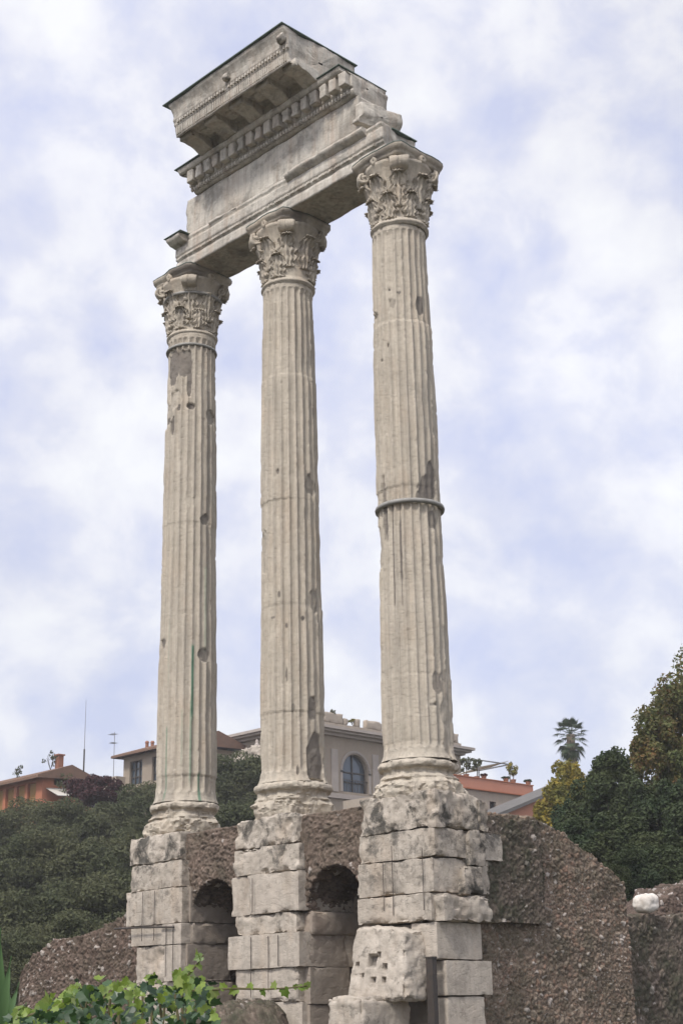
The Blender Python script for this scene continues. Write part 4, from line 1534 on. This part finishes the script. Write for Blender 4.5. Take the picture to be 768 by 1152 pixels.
# palazzo with battlements, facing +x
X0 = -64.5
U0 = np.array([0, 1.0, 0])
yl, yr = on(335, 880, 'x', X0)[1], on(519, 880, 'x', X0)[1]
zg = float(hill(X0, yl)) - 2
zc = on(398, 826, 'x', X0)[2]
O = np.array([X0, yl, zg])
px = lambda u, v: (on(u, v, 'x', X0)[1] - yl, on(u, v, 'x', X0)[2] - zg)
root = thing('palazzo', 'grey-brown palazzo with broken battlements and an arched window, behind the columns', 'building', (X0, yl, zg))
H = zc - zg
wx0, wz0 = px(386, 893)
wx1, wz1 = px(413, 852)
wz0, wz1 = px(400, 892)[1], px(400, 849)[1]
hole = arch_hole(wx0, wx1, wz0, wz1)
sx0, sx1 = px(397, 912)[0], px(405, 912)[0]
sz0, sz1 = px(400, 921)[1], px(400, 908)[1]
wx2, wx3 = wx0 - 5.2, wx1 - 5.2
wx4, wx5 = wx0 + 5.4, wx1 + 5.4
mb = MB()
holes = [hole, [(sx0, sz0), (sx1, sz0), (sx1, sz1), (sx0, sz1)], arch_hole(wx4, wx5, wz0, wz1)]
wall_panel(mb, O, U0, yr - yl, H, holes, .45)
body(mb, O, U0, yr - yl, H, 13)
mb.build('wall', M['palazzo'], root)
window(root, O, U0, wx0, wx1, wz0, wz1, .38, True, (1, 1))
window(root, O, U0, wx4, wx5, wz0, wz1, .38, True, (1, 1))
m = MB()
m.obox(*slab(O, U0, sx0, sx1, sz0, sz1, -.2, -.3))
m.build('shutter', M['blue'], root)
for (a, b) in ((wx0, wx1), (wx4, wx5)):                      # balcony rails
    m = MB()
    m.obox(*slab(O, U0, a + .02, b - .02, wz0 + .95, wz0 + 1.0, -.03, -.09))
    for k in range(9):
        x = a + (b - a) * (k + .5) / 9
        m.obox(*slab(O, U0, x - .012, x + .012, wz0 + .02, wz0 + .95, -.045, -.075))
    m.build('balcony_rail', M['frame'], root)
    m = MB()                                                  # raised surround
    r = (b - a) / 2
    c_, zq = (a + b) / 2, wz1 - r
    for q in np.linspace(0, PI, 19):
        cc, ax, ay, az = slab(O, U0, c_ - .1, c_ + .1, -.1, .1, .08, -.02)
        cc = O + U0 * (c_ + (r + .18) * math.cos(q)) + np.array([0, 0, zq + (r + .18) * math.sin(q)]) + np.array([.03, 0, 0])
        m.obox(cc, (U0 * -math.sin(q) + np.array([0, 0, math.cos(q)])) * (r * .11), np.array([.05, 0, 0]), (U0 * math.cos(q) + np.array([0, 0, math.sin(q)])) * .1)
    for x in (a - .18, b + .18):
        m.obox(*slab(O, U0, x - .1, x + .1, wz0, zq, .08, -.02))
    m.build('window_surround', M['palazzo_light'], root)
for u in (376, 422, 350, 448, 474, 500):
    x = px(u, 870)[0]
    m = MB()
    m.obox(*slab(O, U0, x - .34, x + .34, px(398, 893)[1], px(398, 846)[1], .1, -.02))
    m.build('pilaster', M['palazzo_light'], root)
m = MB()
m.obox(*slab(O, U0, -.2, yr - yl + .15, px(398, 899)[1] - .1, px(398, 895)[1], .18, -.05))
m.build('string_course', M['palazzo_light'], root)
m = MB()
m.obox(*slab(O, U0, -.9, yr - yl + .85, H - .02, H + .2, 1.0, -13.8))
m.obox(*slab(O, U0, -.7, yr - yl + .65, H - .2, H - .03, .75, -13.6))
m.obox(*slab(O, U0, -.3, yr - yl + .25, H - .42, H - .21, .35, -13.3))
m.build('cornice', M['palazzo_light'], root)
m = MB()
m.obox(*slab(O, U0, -.2, yr - yl + .05, H + .21, H + .62, .1, -.3))
m.obox(*slab(O, U0, yr - yl - .25, yr - yl + .05, H + .21, H + .62, -.31, -13))
m.build('parapet', M['beige'], root)
for (u0, u1, hh) in [(363, 385, 1.22), (386, 391, .95), (399, 404, 1.05), (411, 428, 1.1), (437, 450, 1.1), (462, 480, 1.1), (490, 500, .9), (506, 514, 1.2)]:
    a, b = px(u0, 815)[0], px(u1, 815)[0]
    V, F, mm = rough_box(np.array([X0 - .32, yl + a, zg + H + .6]), np.array([X0 + .12, yl + b, zg + H + .24 + hh]), .15, .04, .03, .08, 900 + u0)
    mk('merlon', V, F, M['beige'], root, True)

# terrace house, right
X1 = float(at(560, 880, 105)[0])
ty0, ty1 = on(500, 880, 'x', X1)[1], on(597, 888, 'x', X1)[1]
zg1 = float(hill(X1, ty0)) - 2
zt = on(597, 884.5, 'x', X1)[2]
zb_ = on(597, 895.5, 'x', X1)[2]
root = thing('terrace_house', 'beige house with a salmon roof terrace and pot plants, right of the palazzo', 'building', (X1, ty0, zg1))
O1 = np.array([X1, ty0, zg1])
mb = MB()
W1 = ty1 - ty0
hs = []
for k in range(3):
    x = 2.9 + k * 1.7
    hs.append([(x, zb_ - zg1 - 2.0), (x + .7, zb_ - zg1 - 2.0), (x + .7, zb_ - zg1 - .75), (x, zb_ - zg1 - .75)])
wall_panel(mb, O1, U0, W1, zb_ - zg1, hs, .3)
body(mb, O1, U0, W1, zb_ - zg1, 10)
mb.build('wall', M['beige'], root)
for h in hs:
    window(root, O1, U0, h[0][0], h[1][0], h[0][1], h[2][1], .22)
m = MB()
m.obox(*slab(O1, U0, -.05, W1 + .1, zb_ - zg1 + .01, zt - zg1, .1, -.15))
m.obox(*slab(O1, U0, W1 - .15, W1 + .1, zb_ - zg1 + .01, zt - zg1, -.16, -10))
m.build('terrace_parapet', M['salmon'], root)
m = MB()
m.obox(*slab(O1, U0, -.1, W1 + .16, zt - zg1 + .003, zt - zg1 + .07, .15, -.2))
m.obox(*slab(O1, U0, -.1, W1 + .16, zb_ - zg1 - .09, zb_ - zg1, .16, .0))
m.build('coping', M['terracotta'], root)
# things on the terrace
zf = zt + .07


def small_plant(label, u, v_top, v_pot, D_x, rpx, key, mat, tall=False, group=None, pot=True):
    p = on(u, v_pot, 'x', D_x)
    p[2] = zf
    top_z = on(u, v_top, 'x', D_x)[2]
    root = thing('potted_plant', label, 'plant', p, group)
    dist = (p - CAM).dot(FW)
    r = rpx * dist / FPX
    m = MB()
    th_ = np.linspace(0, 2 * PI, 11)[:-1]
    prof = [(.14, 0), (.2, .28), (.22, .30), (.22, .34), (.17, .34), (.15, .28)]
    m.add([(p[0] + a * math.cos(q), p[1] + a * math.sin(q), p[2] + b) for a, b in prof for q in th_], grid_faces(6, 10, True).tolist())
    m.build('pot', M['pot'], root)
    g = np.random.default_rng(key)
    hz = min(r * 1.2, (top_z - zf - .3) * .5)
    P, a, b, c = crown_verts(420, .085, key, 16, rag=.5)
    P = P * np.array([r, r, hz]) + p + np.array([0, 0, top_z - zf - hz])
    V, F = leaf_quads(P, a, b, c)
    mk('crown', V, F, mat, root)
    m = MB()
    m.tube([(p[0], p[1], zf + .28), (p[0] + .04, p[1] + .03, (zf + top_z - hz) / 2), (p[0], p[1], top_z - hz * .7)], .035, 6)
    m.build('stem', M['bark'], root)


small_plant('bushy potted tree beside the palazzo corner on the salmon terrace', 524, 848, 872, X1 - .9, 9, 41, M['oak'])
small_plant('second bushy potted tree on the salmon terrace, by the awning frame', 536, 850, 873, X1 - 1.1, 8, 42, M['oak'])
small_plant('tall yellowish potted tree near the right end of the salmon terrace', 577, 856, 882, X1 - .5, 8, 43, M['yellow'])
small_plant('low dark potted plant just left of the yellowish terrace tree', 569, 874, 882, X1 - .45, 5, 44, M['dark_leaf'])
small_plant('low dark potted plant at the right corner of the salmon terrace', 594, 877, 886, X1 - .4, 5, 45, M['dark_leaf'])
small_plant('low reddish potted plant left of the middle of the salmon terrace', 544, 871, 878, X1 - .4, 5, 46, M['purple'])
p0 = on(538, 872, 'x', X1 - 1.5)
p1 = on(573, 880, 'x', X1 - 1.5)
root = thing('awning_frame', 'thin metal awning frame over the salmon terrace', 'awning', (p0[0], p0[1], zf))
tl, tr = on(538, 855, 'x', X1 - 1.5), on(573, 860, 'x', X1 - 1.5)
lo2 = on(538, 867, 'x', X1 - 1.5)
for nm, pts_ in (('pole', [(p0[0], p0[1], zf), tl]), ('pole', [(p1[0], p1[1], zf), tr]), ('beam', [tl, tr]), ('beam', [lo2, tr])):
    m = MB()
    m.tube(pts_, .05, 6)
    m.build(nm, M['metal'], root)
m = MB()
m.obox((lo2 + tr) / 2 + np.array([-1.2, 0, .1]), np.array([1.2, 0, .15]), (tr - lo2) * .46, np.array([0, 0, .02]))
m.build('awning_cloth', M['creamcloth'], root)

# orange gabled house in front of the terrace house
X2 = float(at(590, 905, 95)[0])
q = lambda u, v: on(u, v, 'x', X2)
a, b = q(540, 926), q(640, 884)
c = np.array([X2, 2 * b[1] - a[1], a[2]])
zg2 = float(hill(X2, a[1])) - 2
root = thing('gabled_house', 'orange house with a grey gable roof, half hidden behind the brown wall', 'building', (X2, a[1], zg2))
m = MB()
pf = [(a[1], zg2), (c[1], zg2), (c[1], c[2] - .1), (b[1], b[2] - .1), (a[1], a[2] - .1)]
V = [(X2, y, z) for y, z in pf] + [(X2 - 1.9, y, z) for y, z in pf]
m.add(V, [(0, 1, 2, 3, 4), (9, 8, 7, 6, 5)] + [(k, k + 5, (k + 1) % 5 + 5, (k + 1) % 5) for k in range(5)])
m.build('wall', M['salmon'], root)
for s0, s1 in ((a, b), (c, b)):
    d = s1 - s0
    L = np.linalg.norm(d)
    d /= L
    nn = np.array([0, -d[2], d[1]])
    nn = nn if nn[2] > 0 else -nn
    m = MB()
    m.obox((s0 + s1) / 2 - d * .2 + np.array([-.8, 0, .0]) + nn * .1, np.array([1.2, 0, 0]), d * (L / 2 + .25), nn * .11)
    m.build('roof', M['slate'], root)

# grey house, left of the farthest column, facing -y
UX = np.array([1.0, 0, 0])
Y2 = float(at(155, 868, 120)[1])
gq = lambda u, v: on(u, v, 'y', Y2)
xl_, xr_ = gq(139, 870)[0], gq(206, 850)[0]
zg3 = float(hill(xl_, Y2)) - 2
ze = gq(160, 848)[2]
root = thing('grey_house', 'grey-brown house with big windows and a low tiled roof, behind the farthest column', 'building', (xl_, Y2, zg3))
O3 = np.array([xl_, Y2, zg3])
hs = []
for (u0, u1) in ((146, 160), (171, 184)):
    a, b = gq(u0, 868)[0] - xl_, gq(u1, 868)[0] - xl_
    hs.append([(a, ze - zg3 - 2.4), (b, ze - zg3 - 2.4), (b, ze - zg3 - .45), (a, ze - zg3 - .45)])
mb = MB()
wall_panel(mb, O3, UX, xr_ - xl_, ze - zg3, hs, .3)
dp3 = float(on(272, 846, 'x', xr_)[1] - Y2)
body(mb, O3, UX, xr_ - xl_, ze - zg3, dp3)
mb.build('wall', M['palazzo'], root)
for h in hs:
    window(root, O3, UX, h[0][0], h[1][0], h[0][1], h[2][1], .2, False, (2, 2))
m = MB()
V = []
cols_ = 90
for (d_, z_) in ((.8, -.05), (.8, .1), (-dp3 * .5, 1.3), (-dp3 - .8, .1)):
    for k in range(cols_):
        x = -.7 + (xr_ - xl_ + 1.4) * k / (cols_ - 1)
        V.append(O3 + np.array([x, -d_, ze - zg3 + z_ + (.05 * (k % 2) if z_ > 0 else 0)]))
m.add(V, grid_faces(4, cols_).tolist() + [(0, cols_, 2 * cols_, 3 * cols_), (cols_ - 1, 4 * cols_ - 1, 3 * cols_ - 1, 2 * cols_ - 1)])
rf = m.build('roof', M['roof'], root)
for u in (165.5, 171.5):
    p = on(u, 842, 'y', Y2 + 2.2)
    m = MB()
    m.tube([(p[0], p[1], ze + .3), (p[0], p[1], p[2] + .45)], [.16, .14], 8)
    m.tube([(p[0], p[1], p[2] + .46), (p[0], p[1], p[2] + .62)], [.2, .12], 8)
    m.build('chimney_pot', M['pot'], rf)
m = MB()
pa_ = gq(126, 884)
m.box((pa_[0], Y2 - .9, zg3), (gq(141, 876)[0], Y2 + 1.5, pa_[2] + .5))
m.build('terrace_wall', M['beige'], root)

# ruined wall between the first two columns, high on the hill
Y4 = float(at(275, 850, 108)[1])
rq = lambda u, v: on(u, v, 'y', Y4)
o = rubble_wall('ruined_wall', M['block_pale'], None, 'x', Y4, rq(254, 850)[0], rq(312, 850)[0], rq(275, 868)[2] - 6, ragged(poly([(rq(254, 850)[0], rq(254, 858)[2]), (rq(258, 850)[0], rq(258, 850)[2]), (rq(280, 850)[0], rq(280, 842)[2]), (rq(312, 850)[0], rq(300, 836)[2])]), .18, .9, 4), Y4 + 2, -1, .1, 2.2, .22, 95, loc=(rq(275, 850)[0], Y4, rq(275, 868)[2] - 6))
tag(o, 'pale ruined wall above the wood, between the farthest and the middle column', 'wall')
V, F = lathe(smooth_prof([(.0, 0), (.34, 0), (.3, .2), (.16, .3), (.2, .5), (.26, .7), (.18, .95), (.1, 1.0), (.15, 1.15), (.1, 1.3), (.02, 1.34)], .1), 14, 0, 3, .04, 3)
p = rq(282, 842) + np.array([0, .6, -.35])
o = mk('stone_urn', V * .8 + p, F, M['palazzo_light'], None, True, None, loc=tuple(p))
tag(o, 'small pale stone urn on top of the ruined wall', 'urn')

# terracotta house at the far left
Y3 = float(at(50, 880, 105)[1])
tq = lambda u, v: on(u, v, 'y', Y3)
xa, xb, xc_ = tq(-60, 880)[0], tq(48, 880)[0], tq(104, 880)[0]
zg4 = float(hill(xb, Y3)) - 3
ze = tq(20, 880)[2]
root = thing('terracotta_house', 'terracotta house with ochre shutters and a tiled roof at the left edge', 'building', (xa, Y3, zg4))
O4 = np.array([xa, Y3, zg4])
hs = []
wd = xb - xa
for k in range(5):
    a = wd - .45 - 1.45 * (k + 1)
    hs.append([(a, ze - zg4 - 2.2), (a + 1.1, ze - zg4 - 2.2), (a + 1.1, ze - zg4 - .3), (a, ze - zg4 - .3)])
mb = MB()
wall_panel(mb, O4, UX, wd, ze - zg4, hs, .35)
body(mb, O4, UX, wd, ze - zg4, float(on(104, 880, 'x', xb)[1] - Y3))
mb.build('wall', M['terracotta'], root)
for h in hs:
    m = MB()
    x0_, x1_, z0_, z1_ = h[0][0], h[1][0], h[0][1], h[2][1]
    m.obox(*slab(O4, UX, x0_, x1_, z0_, z1_, -.22, -.28))
    for k in range(14):
        z_ = z0_ + (z1_ - z0_) * (k + .5) / 14
        m.obox(*slab(O4, UX, x0_ + .08, x1_ - .08, z_ - .03, z_ + .03, -.18, -.22))
    m.build('shutter', M['ochre'], root)
# gable end facing +x, with a loggia
sq = lambda u, v: on(u, v, 'x', xb)
w5 = sq(104, 880)[1] - Y3
h4 = ze - zg4
O5 = np.array([xb + .004, Y3, zg4])
lo_a, lo_b = sq(61, 880)[1] - Y3, sq(86, 880)[1] - Y3
lz1, lz0 = sq(70, 876)[2] - zg4, sq(70, 884)[2] - zg4
mb = MB()
wall_panel(mb, O5, U0, w5, h4, [[(lo_a, lz0), (lo_b, lz0), (lo_b, lz1), (lo_a, lz1)]], 1.0)
mb.obox(*slab(O5, U0, lo_a - .1, lo_b + .1, lz0 - .1, lz1 + .1, -1.0, -1.1))
gz_ = sq(78, 864)[2] - zg4
V = [O5 + np.array([0, 0, h4]), O5 + np.array([0, w5, h4]), O5 + np.array([0, w5 * .5, gz_]), O5 + np.array([-.3, 0, h4]), O5 + np.array([-.3, w5, h4]), O5 + np.array([-.3, w5 * .5, gz_])]
mb.add(V, [(0, 1, 2), (5, 4, 3), (0, 2, 5, 3), (1, 4, 5, 2)])
mb.build('gable_wall', M['terracotta'], root)
m = MB()
V = []
cols_ = 90
for (d_, z_) in ((.7, -.16), (.7, .0), (-w5 * .5, gz_ - h4 + .12), (-w5 - .5, .0)):
    for k in range(cols_):
        x = -.6 + (wd + 1.1) * k / (cols_ - 1)
        V.append(O4 + np.array([x, -d_, h4 + z_ + (.05 * (k % 2) if z_ >= 0 else 0)]))
m.add(V, grid_faces(4, cols_).tolist() + [(0, cols_, 2 * cols_, 3 * cols_), (cols_ - 1, 4 * cols_ - 1, 3 * cols_ - 1, 2 * cols_ - 1)])
rf = m.build('roof', M['roof'], root)
p = on(67, 858, 'y', Y3 + 2.5)
m = MB()
m.box((p[0] - .22, p[1] - .22, zg4 + h4 + .2), (p[0] + .22, p[1] + .22, p[2] + .5))
m.box((p[0] - .3, p[1] - .3, p[2] + .5), (p[0] + .3, p[1] + .3, p[2] + .6))
m.build('chimney', M['pot'], rf)
m = MB()
pA, pB = sq(52, 887), sq(84, 888)
m.add([pA + np.array([.01, 0, 0]), pB + np.array([.01, 0, 0]), pB + np.array([1.6, 0, -.7]), pA + np.array([1.6, 0, -.7])] + [pA + np.array([.01, 0, .05]), pB + np.array([.01, 0, .05]), pB + np.array([1.6, 0, -.65]), pA + np.array([1.6, 0, -.65])], [(0, 1, 2, 3), (7, 6, 5, 4), (0, 4, 5, 1), (1, 5, 6, 2), (2, 6, 7, 3), (3, 7, 4, 0)])
m.build('awning', M['creamcloth'], root)
# purple creeper beside it
for (u, v, rp, key, lab) in ((110, 864, 31, 402, 'purple-leaved tree between the terracotta house and the grey house'),):
    tree('purple_tree', lab, 'tree', u, v, 98, rp, .95, key, M['purple'], 12000, .09, clumps=50, shell=.15)
# masts
p = on(94.5, 862, 'y', Y3 + 1.)
zt_ = on(94.5, 788, 'y', Y3 + 1.)[2]
root = thing('radio_mast', 'very tall thin radio mast on the terracotta house', 'antenna', (p[0], p[1], p[2] - .2))
m = MB()
m.tube([(p[0], p[1], p[2] - .4), (p[0], p[1], p[2] + 1.2)], .055, 6)
m.build('mast_foot', M['frame'], root)
m = MB()
m.tube([(p[0], p[1], p[2] + 1.2), (p[0], p[1], zt_)], [.024, .012], 6)
m.build('mast', M['metal'], root)
p = on(128, 866, 'y', Y2 + 1)
zt_ = on(128, 826, 'y', Y2 + 1)[2]
root = thing('television_antenna', 'thin television antenna left of the grey house roof', 'antenna', (p[0], p[1], p[2] - 1.5))
m = MB()
m.tube([(p[0], p[1], p[2] - 2.5), (p[0], p[1], zt_ + .15)], .028, 6)
m.build('mast', M['metal'], root)
for zz_, L in ((zt_, .55), (zt_ - .75, .4)):
    m = MB()
    m.tube([(p[0] - L, p[1], zz_ + .05), (p[0] + .15, p[1], zz_ - .05)], .02, 5)
    for k in range(5):
        x = p[0] - L + k * (L + .1) / 4
        m.tube([(x, p[1] - .3, zz_), (x, p[1] + .3, zz_)], .014, 5)
    m.build('aerial', M['metal'], root)

def tuft(label, p, r, key, mat, cat='plant', n=160):
    root = thing('roof_plant', label, cat, p)
    P, a, b, c = crown_verts(n, .07, key, 10, rag=.6, shell=.2)
    P = P * np.array([r, r, r * 1.1]) + p + np.array([0, 0, r * .75])
    V, F = leaf_quads(P, a, b, c)
    mk('foliage', V, F, mat, root)
    m = MB()
    for k in range(4):
        m.tube([p + np.array([0, 0, -.15]), p + np.array([r * .5 * math.cos(k * 1.7), r * .5 * math.sin(k * 1.7), r])], .02, 5)
    m.build('stem', M['bark'], root)


tuft('wispy plant on the battlement of the palazzo, beside the middle column', on(375, 806.5, 'x', X0 - .1), .42, 61, M['oak'])
tuft('small plant in a gap of the palazzo battlements', on(396, 814, 'x', X0 - .1), .35, 62, M['yellow'])
tuft('bushy plant on the roof left of the terracotta house chimney', on(57, 864, 'y', Y3 + 2.0), .75, 63, M['oak'], n=260)
tuft('small plant on the roof at the far left edge', on(20, 872, 'y', Y3 + 1.2), .5, 64, M['oak'])
tuft('green bush on the terrace below the terracotta gable', on(73, 890, 'x', xb + 1.2), .8, 65, M['oak'], n=320)

# ------------------------------------------------------------------ thin autumn haze
bb = MB()
bb.box((-420, -60, GZ - 12), (60, 420, 24))
tz = bpy.data.materials.new('haze_air')
tz.use_nodes = True
tz.node_tree.nodes.clear()
_o = tz.node_tree.nodes.new('ShaderNodeOutputMaterial')
_v = tz.node_tree.nodes.new('ShaderNodeVolumePrincipled')
_v.inputs['Color'].default_value = (.97, .97, .97, 1)
_v.inputs['Density'].default_value = .0006
_v.inputs['Anisotropy'].default_value = .2
tz.node_tree.links.new(_v.outputs[0], _o.inputs['Volume'])
kind(bb.build('haze', tz), 'stuff')

# ------------------------------------------------------------------ vine in the foreground
M['vine'] = leaf_mat('vine_leaves', [(.018, .042, .017), (.03, .065, .024), (.05, .1, .032), (.024, .052, .02)], .25, .35, None, 3, 1, .5)
M['young'] = leaf_mat('young_vine_leaves', [(.15, .22, .035), (.22, .3, .05), (.1, .17, .03), (.3, .36, .1)], .4, .4, None, 3, 2, .45)
M['stem'] = plain_mat('vine_stem', (.1, .085, .045), (.13, .12, .06), 10, .8, .2)
M['blade'] = leaf_mat('blade_leaves', [(.07, .13, .05), (.1, .18, .07), (.13, .2, .09)], .3, .4, None, 3, 4, .45)
# lobed leaf outline, base at the origin, tip along +y
OUT = [(0, 0), (.16, -.14), (.40, -.08), (.56, .16), (.40, .30), (.44, .48), (.50, .66), (.28, .66), (.14, .82), (0, 1.05)]
OUT = OUT + [(-x, y) for x, y in OUT[-2:0:-1]]
OUT = np.array(OUT)
MIDR = np.array([(0, .32), (0, .62)])


def vine_leaf(mb, p, d, nrm, size, g):
    d = d / np.linalg.norm(d)
    nrm = nrm - d * nrm.dot(d)
    nrm = nrm / (np.linalg.norm(nrm) + 1e-9)
    s = np.cross(d, nrm)
    fold = g.uniform(.1, .4)
    bend = g.uniform(-.1, .35)
    pts = np.concatenate([OUT, MIDR])
    jx = 1 + g.normal() * .1
    V = [p + size * (s * x * jx + d * y - nrm * (-fold * abs(x) + bend * y * y)) for x, y in pts]
    n = len(OUT)
    F = []
    for k in range(n):
        a, b = k, (k + 1) % n
        ca = n if OUT[a][1] < .4 else n + 1
        cb = n if OUT[b][1] < .4 else n + 1
        F.append((a, b, cb, ca) if ca != cb else (a, b, ca))
    mb.add(V, F)


def vine_mass(root, top, u0, u1, vb, D0, D1, n, seed, size):
    g = np.random.default_rng(seed)
    dark, young = MB(), MB()
    for k in range(n):
        u = g.uniform(u0, u1)
        D = g.uniform(D0, D1)
        tv = top(u) + 7 * math.sin(u * .21) + (D - D0) * -2
        f = g.uniform(0, 1) ** 1.25
        v = tv + (vb - tv) * f
        p = at(u, v, D)
        nrm = -FW * g.uniform(.3, 1.) + np.array([0, 0, g.uniform(.3, 1.1)]) + g.normal(size=3) * .42
        d = g.normal(size=3) * .8 + np.array([0, 0, -.5]) + RT * g.normal() * .6
        isy = f < .14 and g.uniform() < .8 or f < .4 and g.uniform() < .35
        vine_leaf(young if isy else dark, p, d, nrm, size * g.uniform(.55, 1.25) * (.8 if isy else 1), g)
    o = kind(dark.build('foliage', M['vine'], root), 'stuff')
    o = kind(young.build('young_foliage', M['young'], root), 'stuff')


vt = poly([(0, 1150), (25, 1140), (60, 1124), (90, 1110), (120, 1100), (150, 1110), (175, 1104), (200, 1098), (222, 1096), (236, 1116), (250, 1146)])
pv = at(130, 1150, 6.2)
root = thing('vine_bush', 'leafy green vine with bright young leaves in the left foreground', 'vine', (pv[0], pv[1], GZ))
vine_mass(root, vt, 8, 246, 1215, 5.2, 7.3, 1250, 51, .043)
# the leaves lower down reach to the ground on a tangle of stems
g = np.random.default_rng(8)
m = MB()
for k in range(26):
    u = 20 + k * 8.8
    a = at(u, vt(u) + 12, 6.2)
    b = np.array([a[0] + g.normal() * .12, a[1] + g.normal() * .12, GZ - .05])
    mid = (a + b) / 2 + np.append(g.normal(size=2) * .08, 0)
    m.tube([b, mid, a], [.016, .011, .005], 6)
m.build('stem', M['stem'], root)
low = MB()
for k in range(420):
    u = g.uniform(10, 245)
    a = at(u, 1200, g.uniform(5.7, 6.6))
    a[2] = g.uniform(GZ + .05, a[2])
    vine_leaf(low, a, g.normal(size=3) + np.array([0, 0, -.5]), g.normal(size=3) * .5 + np.array([0, -.5, .8]), .085, g)
kind(low.build('lower_foliage', M['vine'], root), 'stuff')
# runners
for ri, (pts_, D) in enumerate(([[(190, 1116), (228, 1114), (262, 1112), (300, 1113), (330, 1111), (346, 1109)], 6.1], [[(196, 1114), (210, 1099), (221, 1086), (229, 1074)], 6.0], [[(20, 1146), (55, 1136), (88, 1120)], 5.9])):
    pw = [at(u, v, D) for u, v in pts_]
    m = MB()
    m.tube(pw, [.006 - .004 * k / len(pw) for k in range(len(pw))], 6)
    r_ = m.build('runner', M['stem'], root)
    lf = MB()
    cnt = 13 if ri == 0 else 8
    for k in range(cnt):
        f = (k + .5) / cnt * (len(pw) - 1)
        i0 = min(int(f), len(pw) - 2)
        p = pw[i0] + (pw[i0 + 1] - pw[i0]) * (f - i0)
        vine_leaf(lf, p, RT * g.normal() + np.array([0, 0, (-1) ** k * .6]), -FW + np.array([0, 0, .5]) + g.normal(size=3) * .5, (.034 if ri == 0 else .05) * g.uniform(.6, 1.3), g)
    lf.build('runner_leaves', M['young'], r_)

# broad-bladed plant at the left edge
pv = at(2, 1150, 7.5)
root = thing('blade_plant', 'plant with long upright green blades at the bottom left corner', 'plant', (pv[0], pv[1], GZ))
for k, (u0, v0, u1, v1, um) in enumerate([(2, 1165, 13, 1076, 5), (10, 1170, 1, 1044, -2), (6, 1165, 22, 1105, 12), (-4, 1170, -8, 1060, -10), (14, 1175, 30, 1128, 20), (0, 1170, 5, 1098, 2), (-6, 1160, 8, 1120, 0), (18, 1180, 10, 1112, 15)]):
    D = 7.4 + .08 * k
    a, b = at(u0, v0, D), at(u1, v1, D + .05)
    c = at(um, (v0 + v1) / 2, D - .05)
    st = np.array([a[0] + .05 * math.cos(k), a[1] + .05 * math.sin(k), GZ])
    path = [st, (st + a) / 2 + np.array([.02, 0, 0]), a]
    for q in np.linspace(0, 1, 9)[1:]:
        path.append((1 - q) ** 2 * a + 2 * q * (1 - q) * c + q * q * b)
    path = np.array(path)
    V = []
    for i, p in enumerate(path):
        f = i / (len(path) - 1)
        wdt = .021 * math.sin(min(1, f * 1.0 + .1) * PI) ** .7 * (f < 1) + .003
        s_ = RT * math.cos(.5 * math.sin(k)) + FW * math.sin(.6 * math.sin(k * 2))
        V += [p - s_ * wdt, p - FW * -.012, p + s_ * wdt]
    mk('blade', V, grid_faces(len(path), 3).tolist(), M['blade'], root, True)
for o_ in list(bpy.data.objects):
    for kk in ('r', 'hz'):
        if kk in o_:
            del o_[kk]
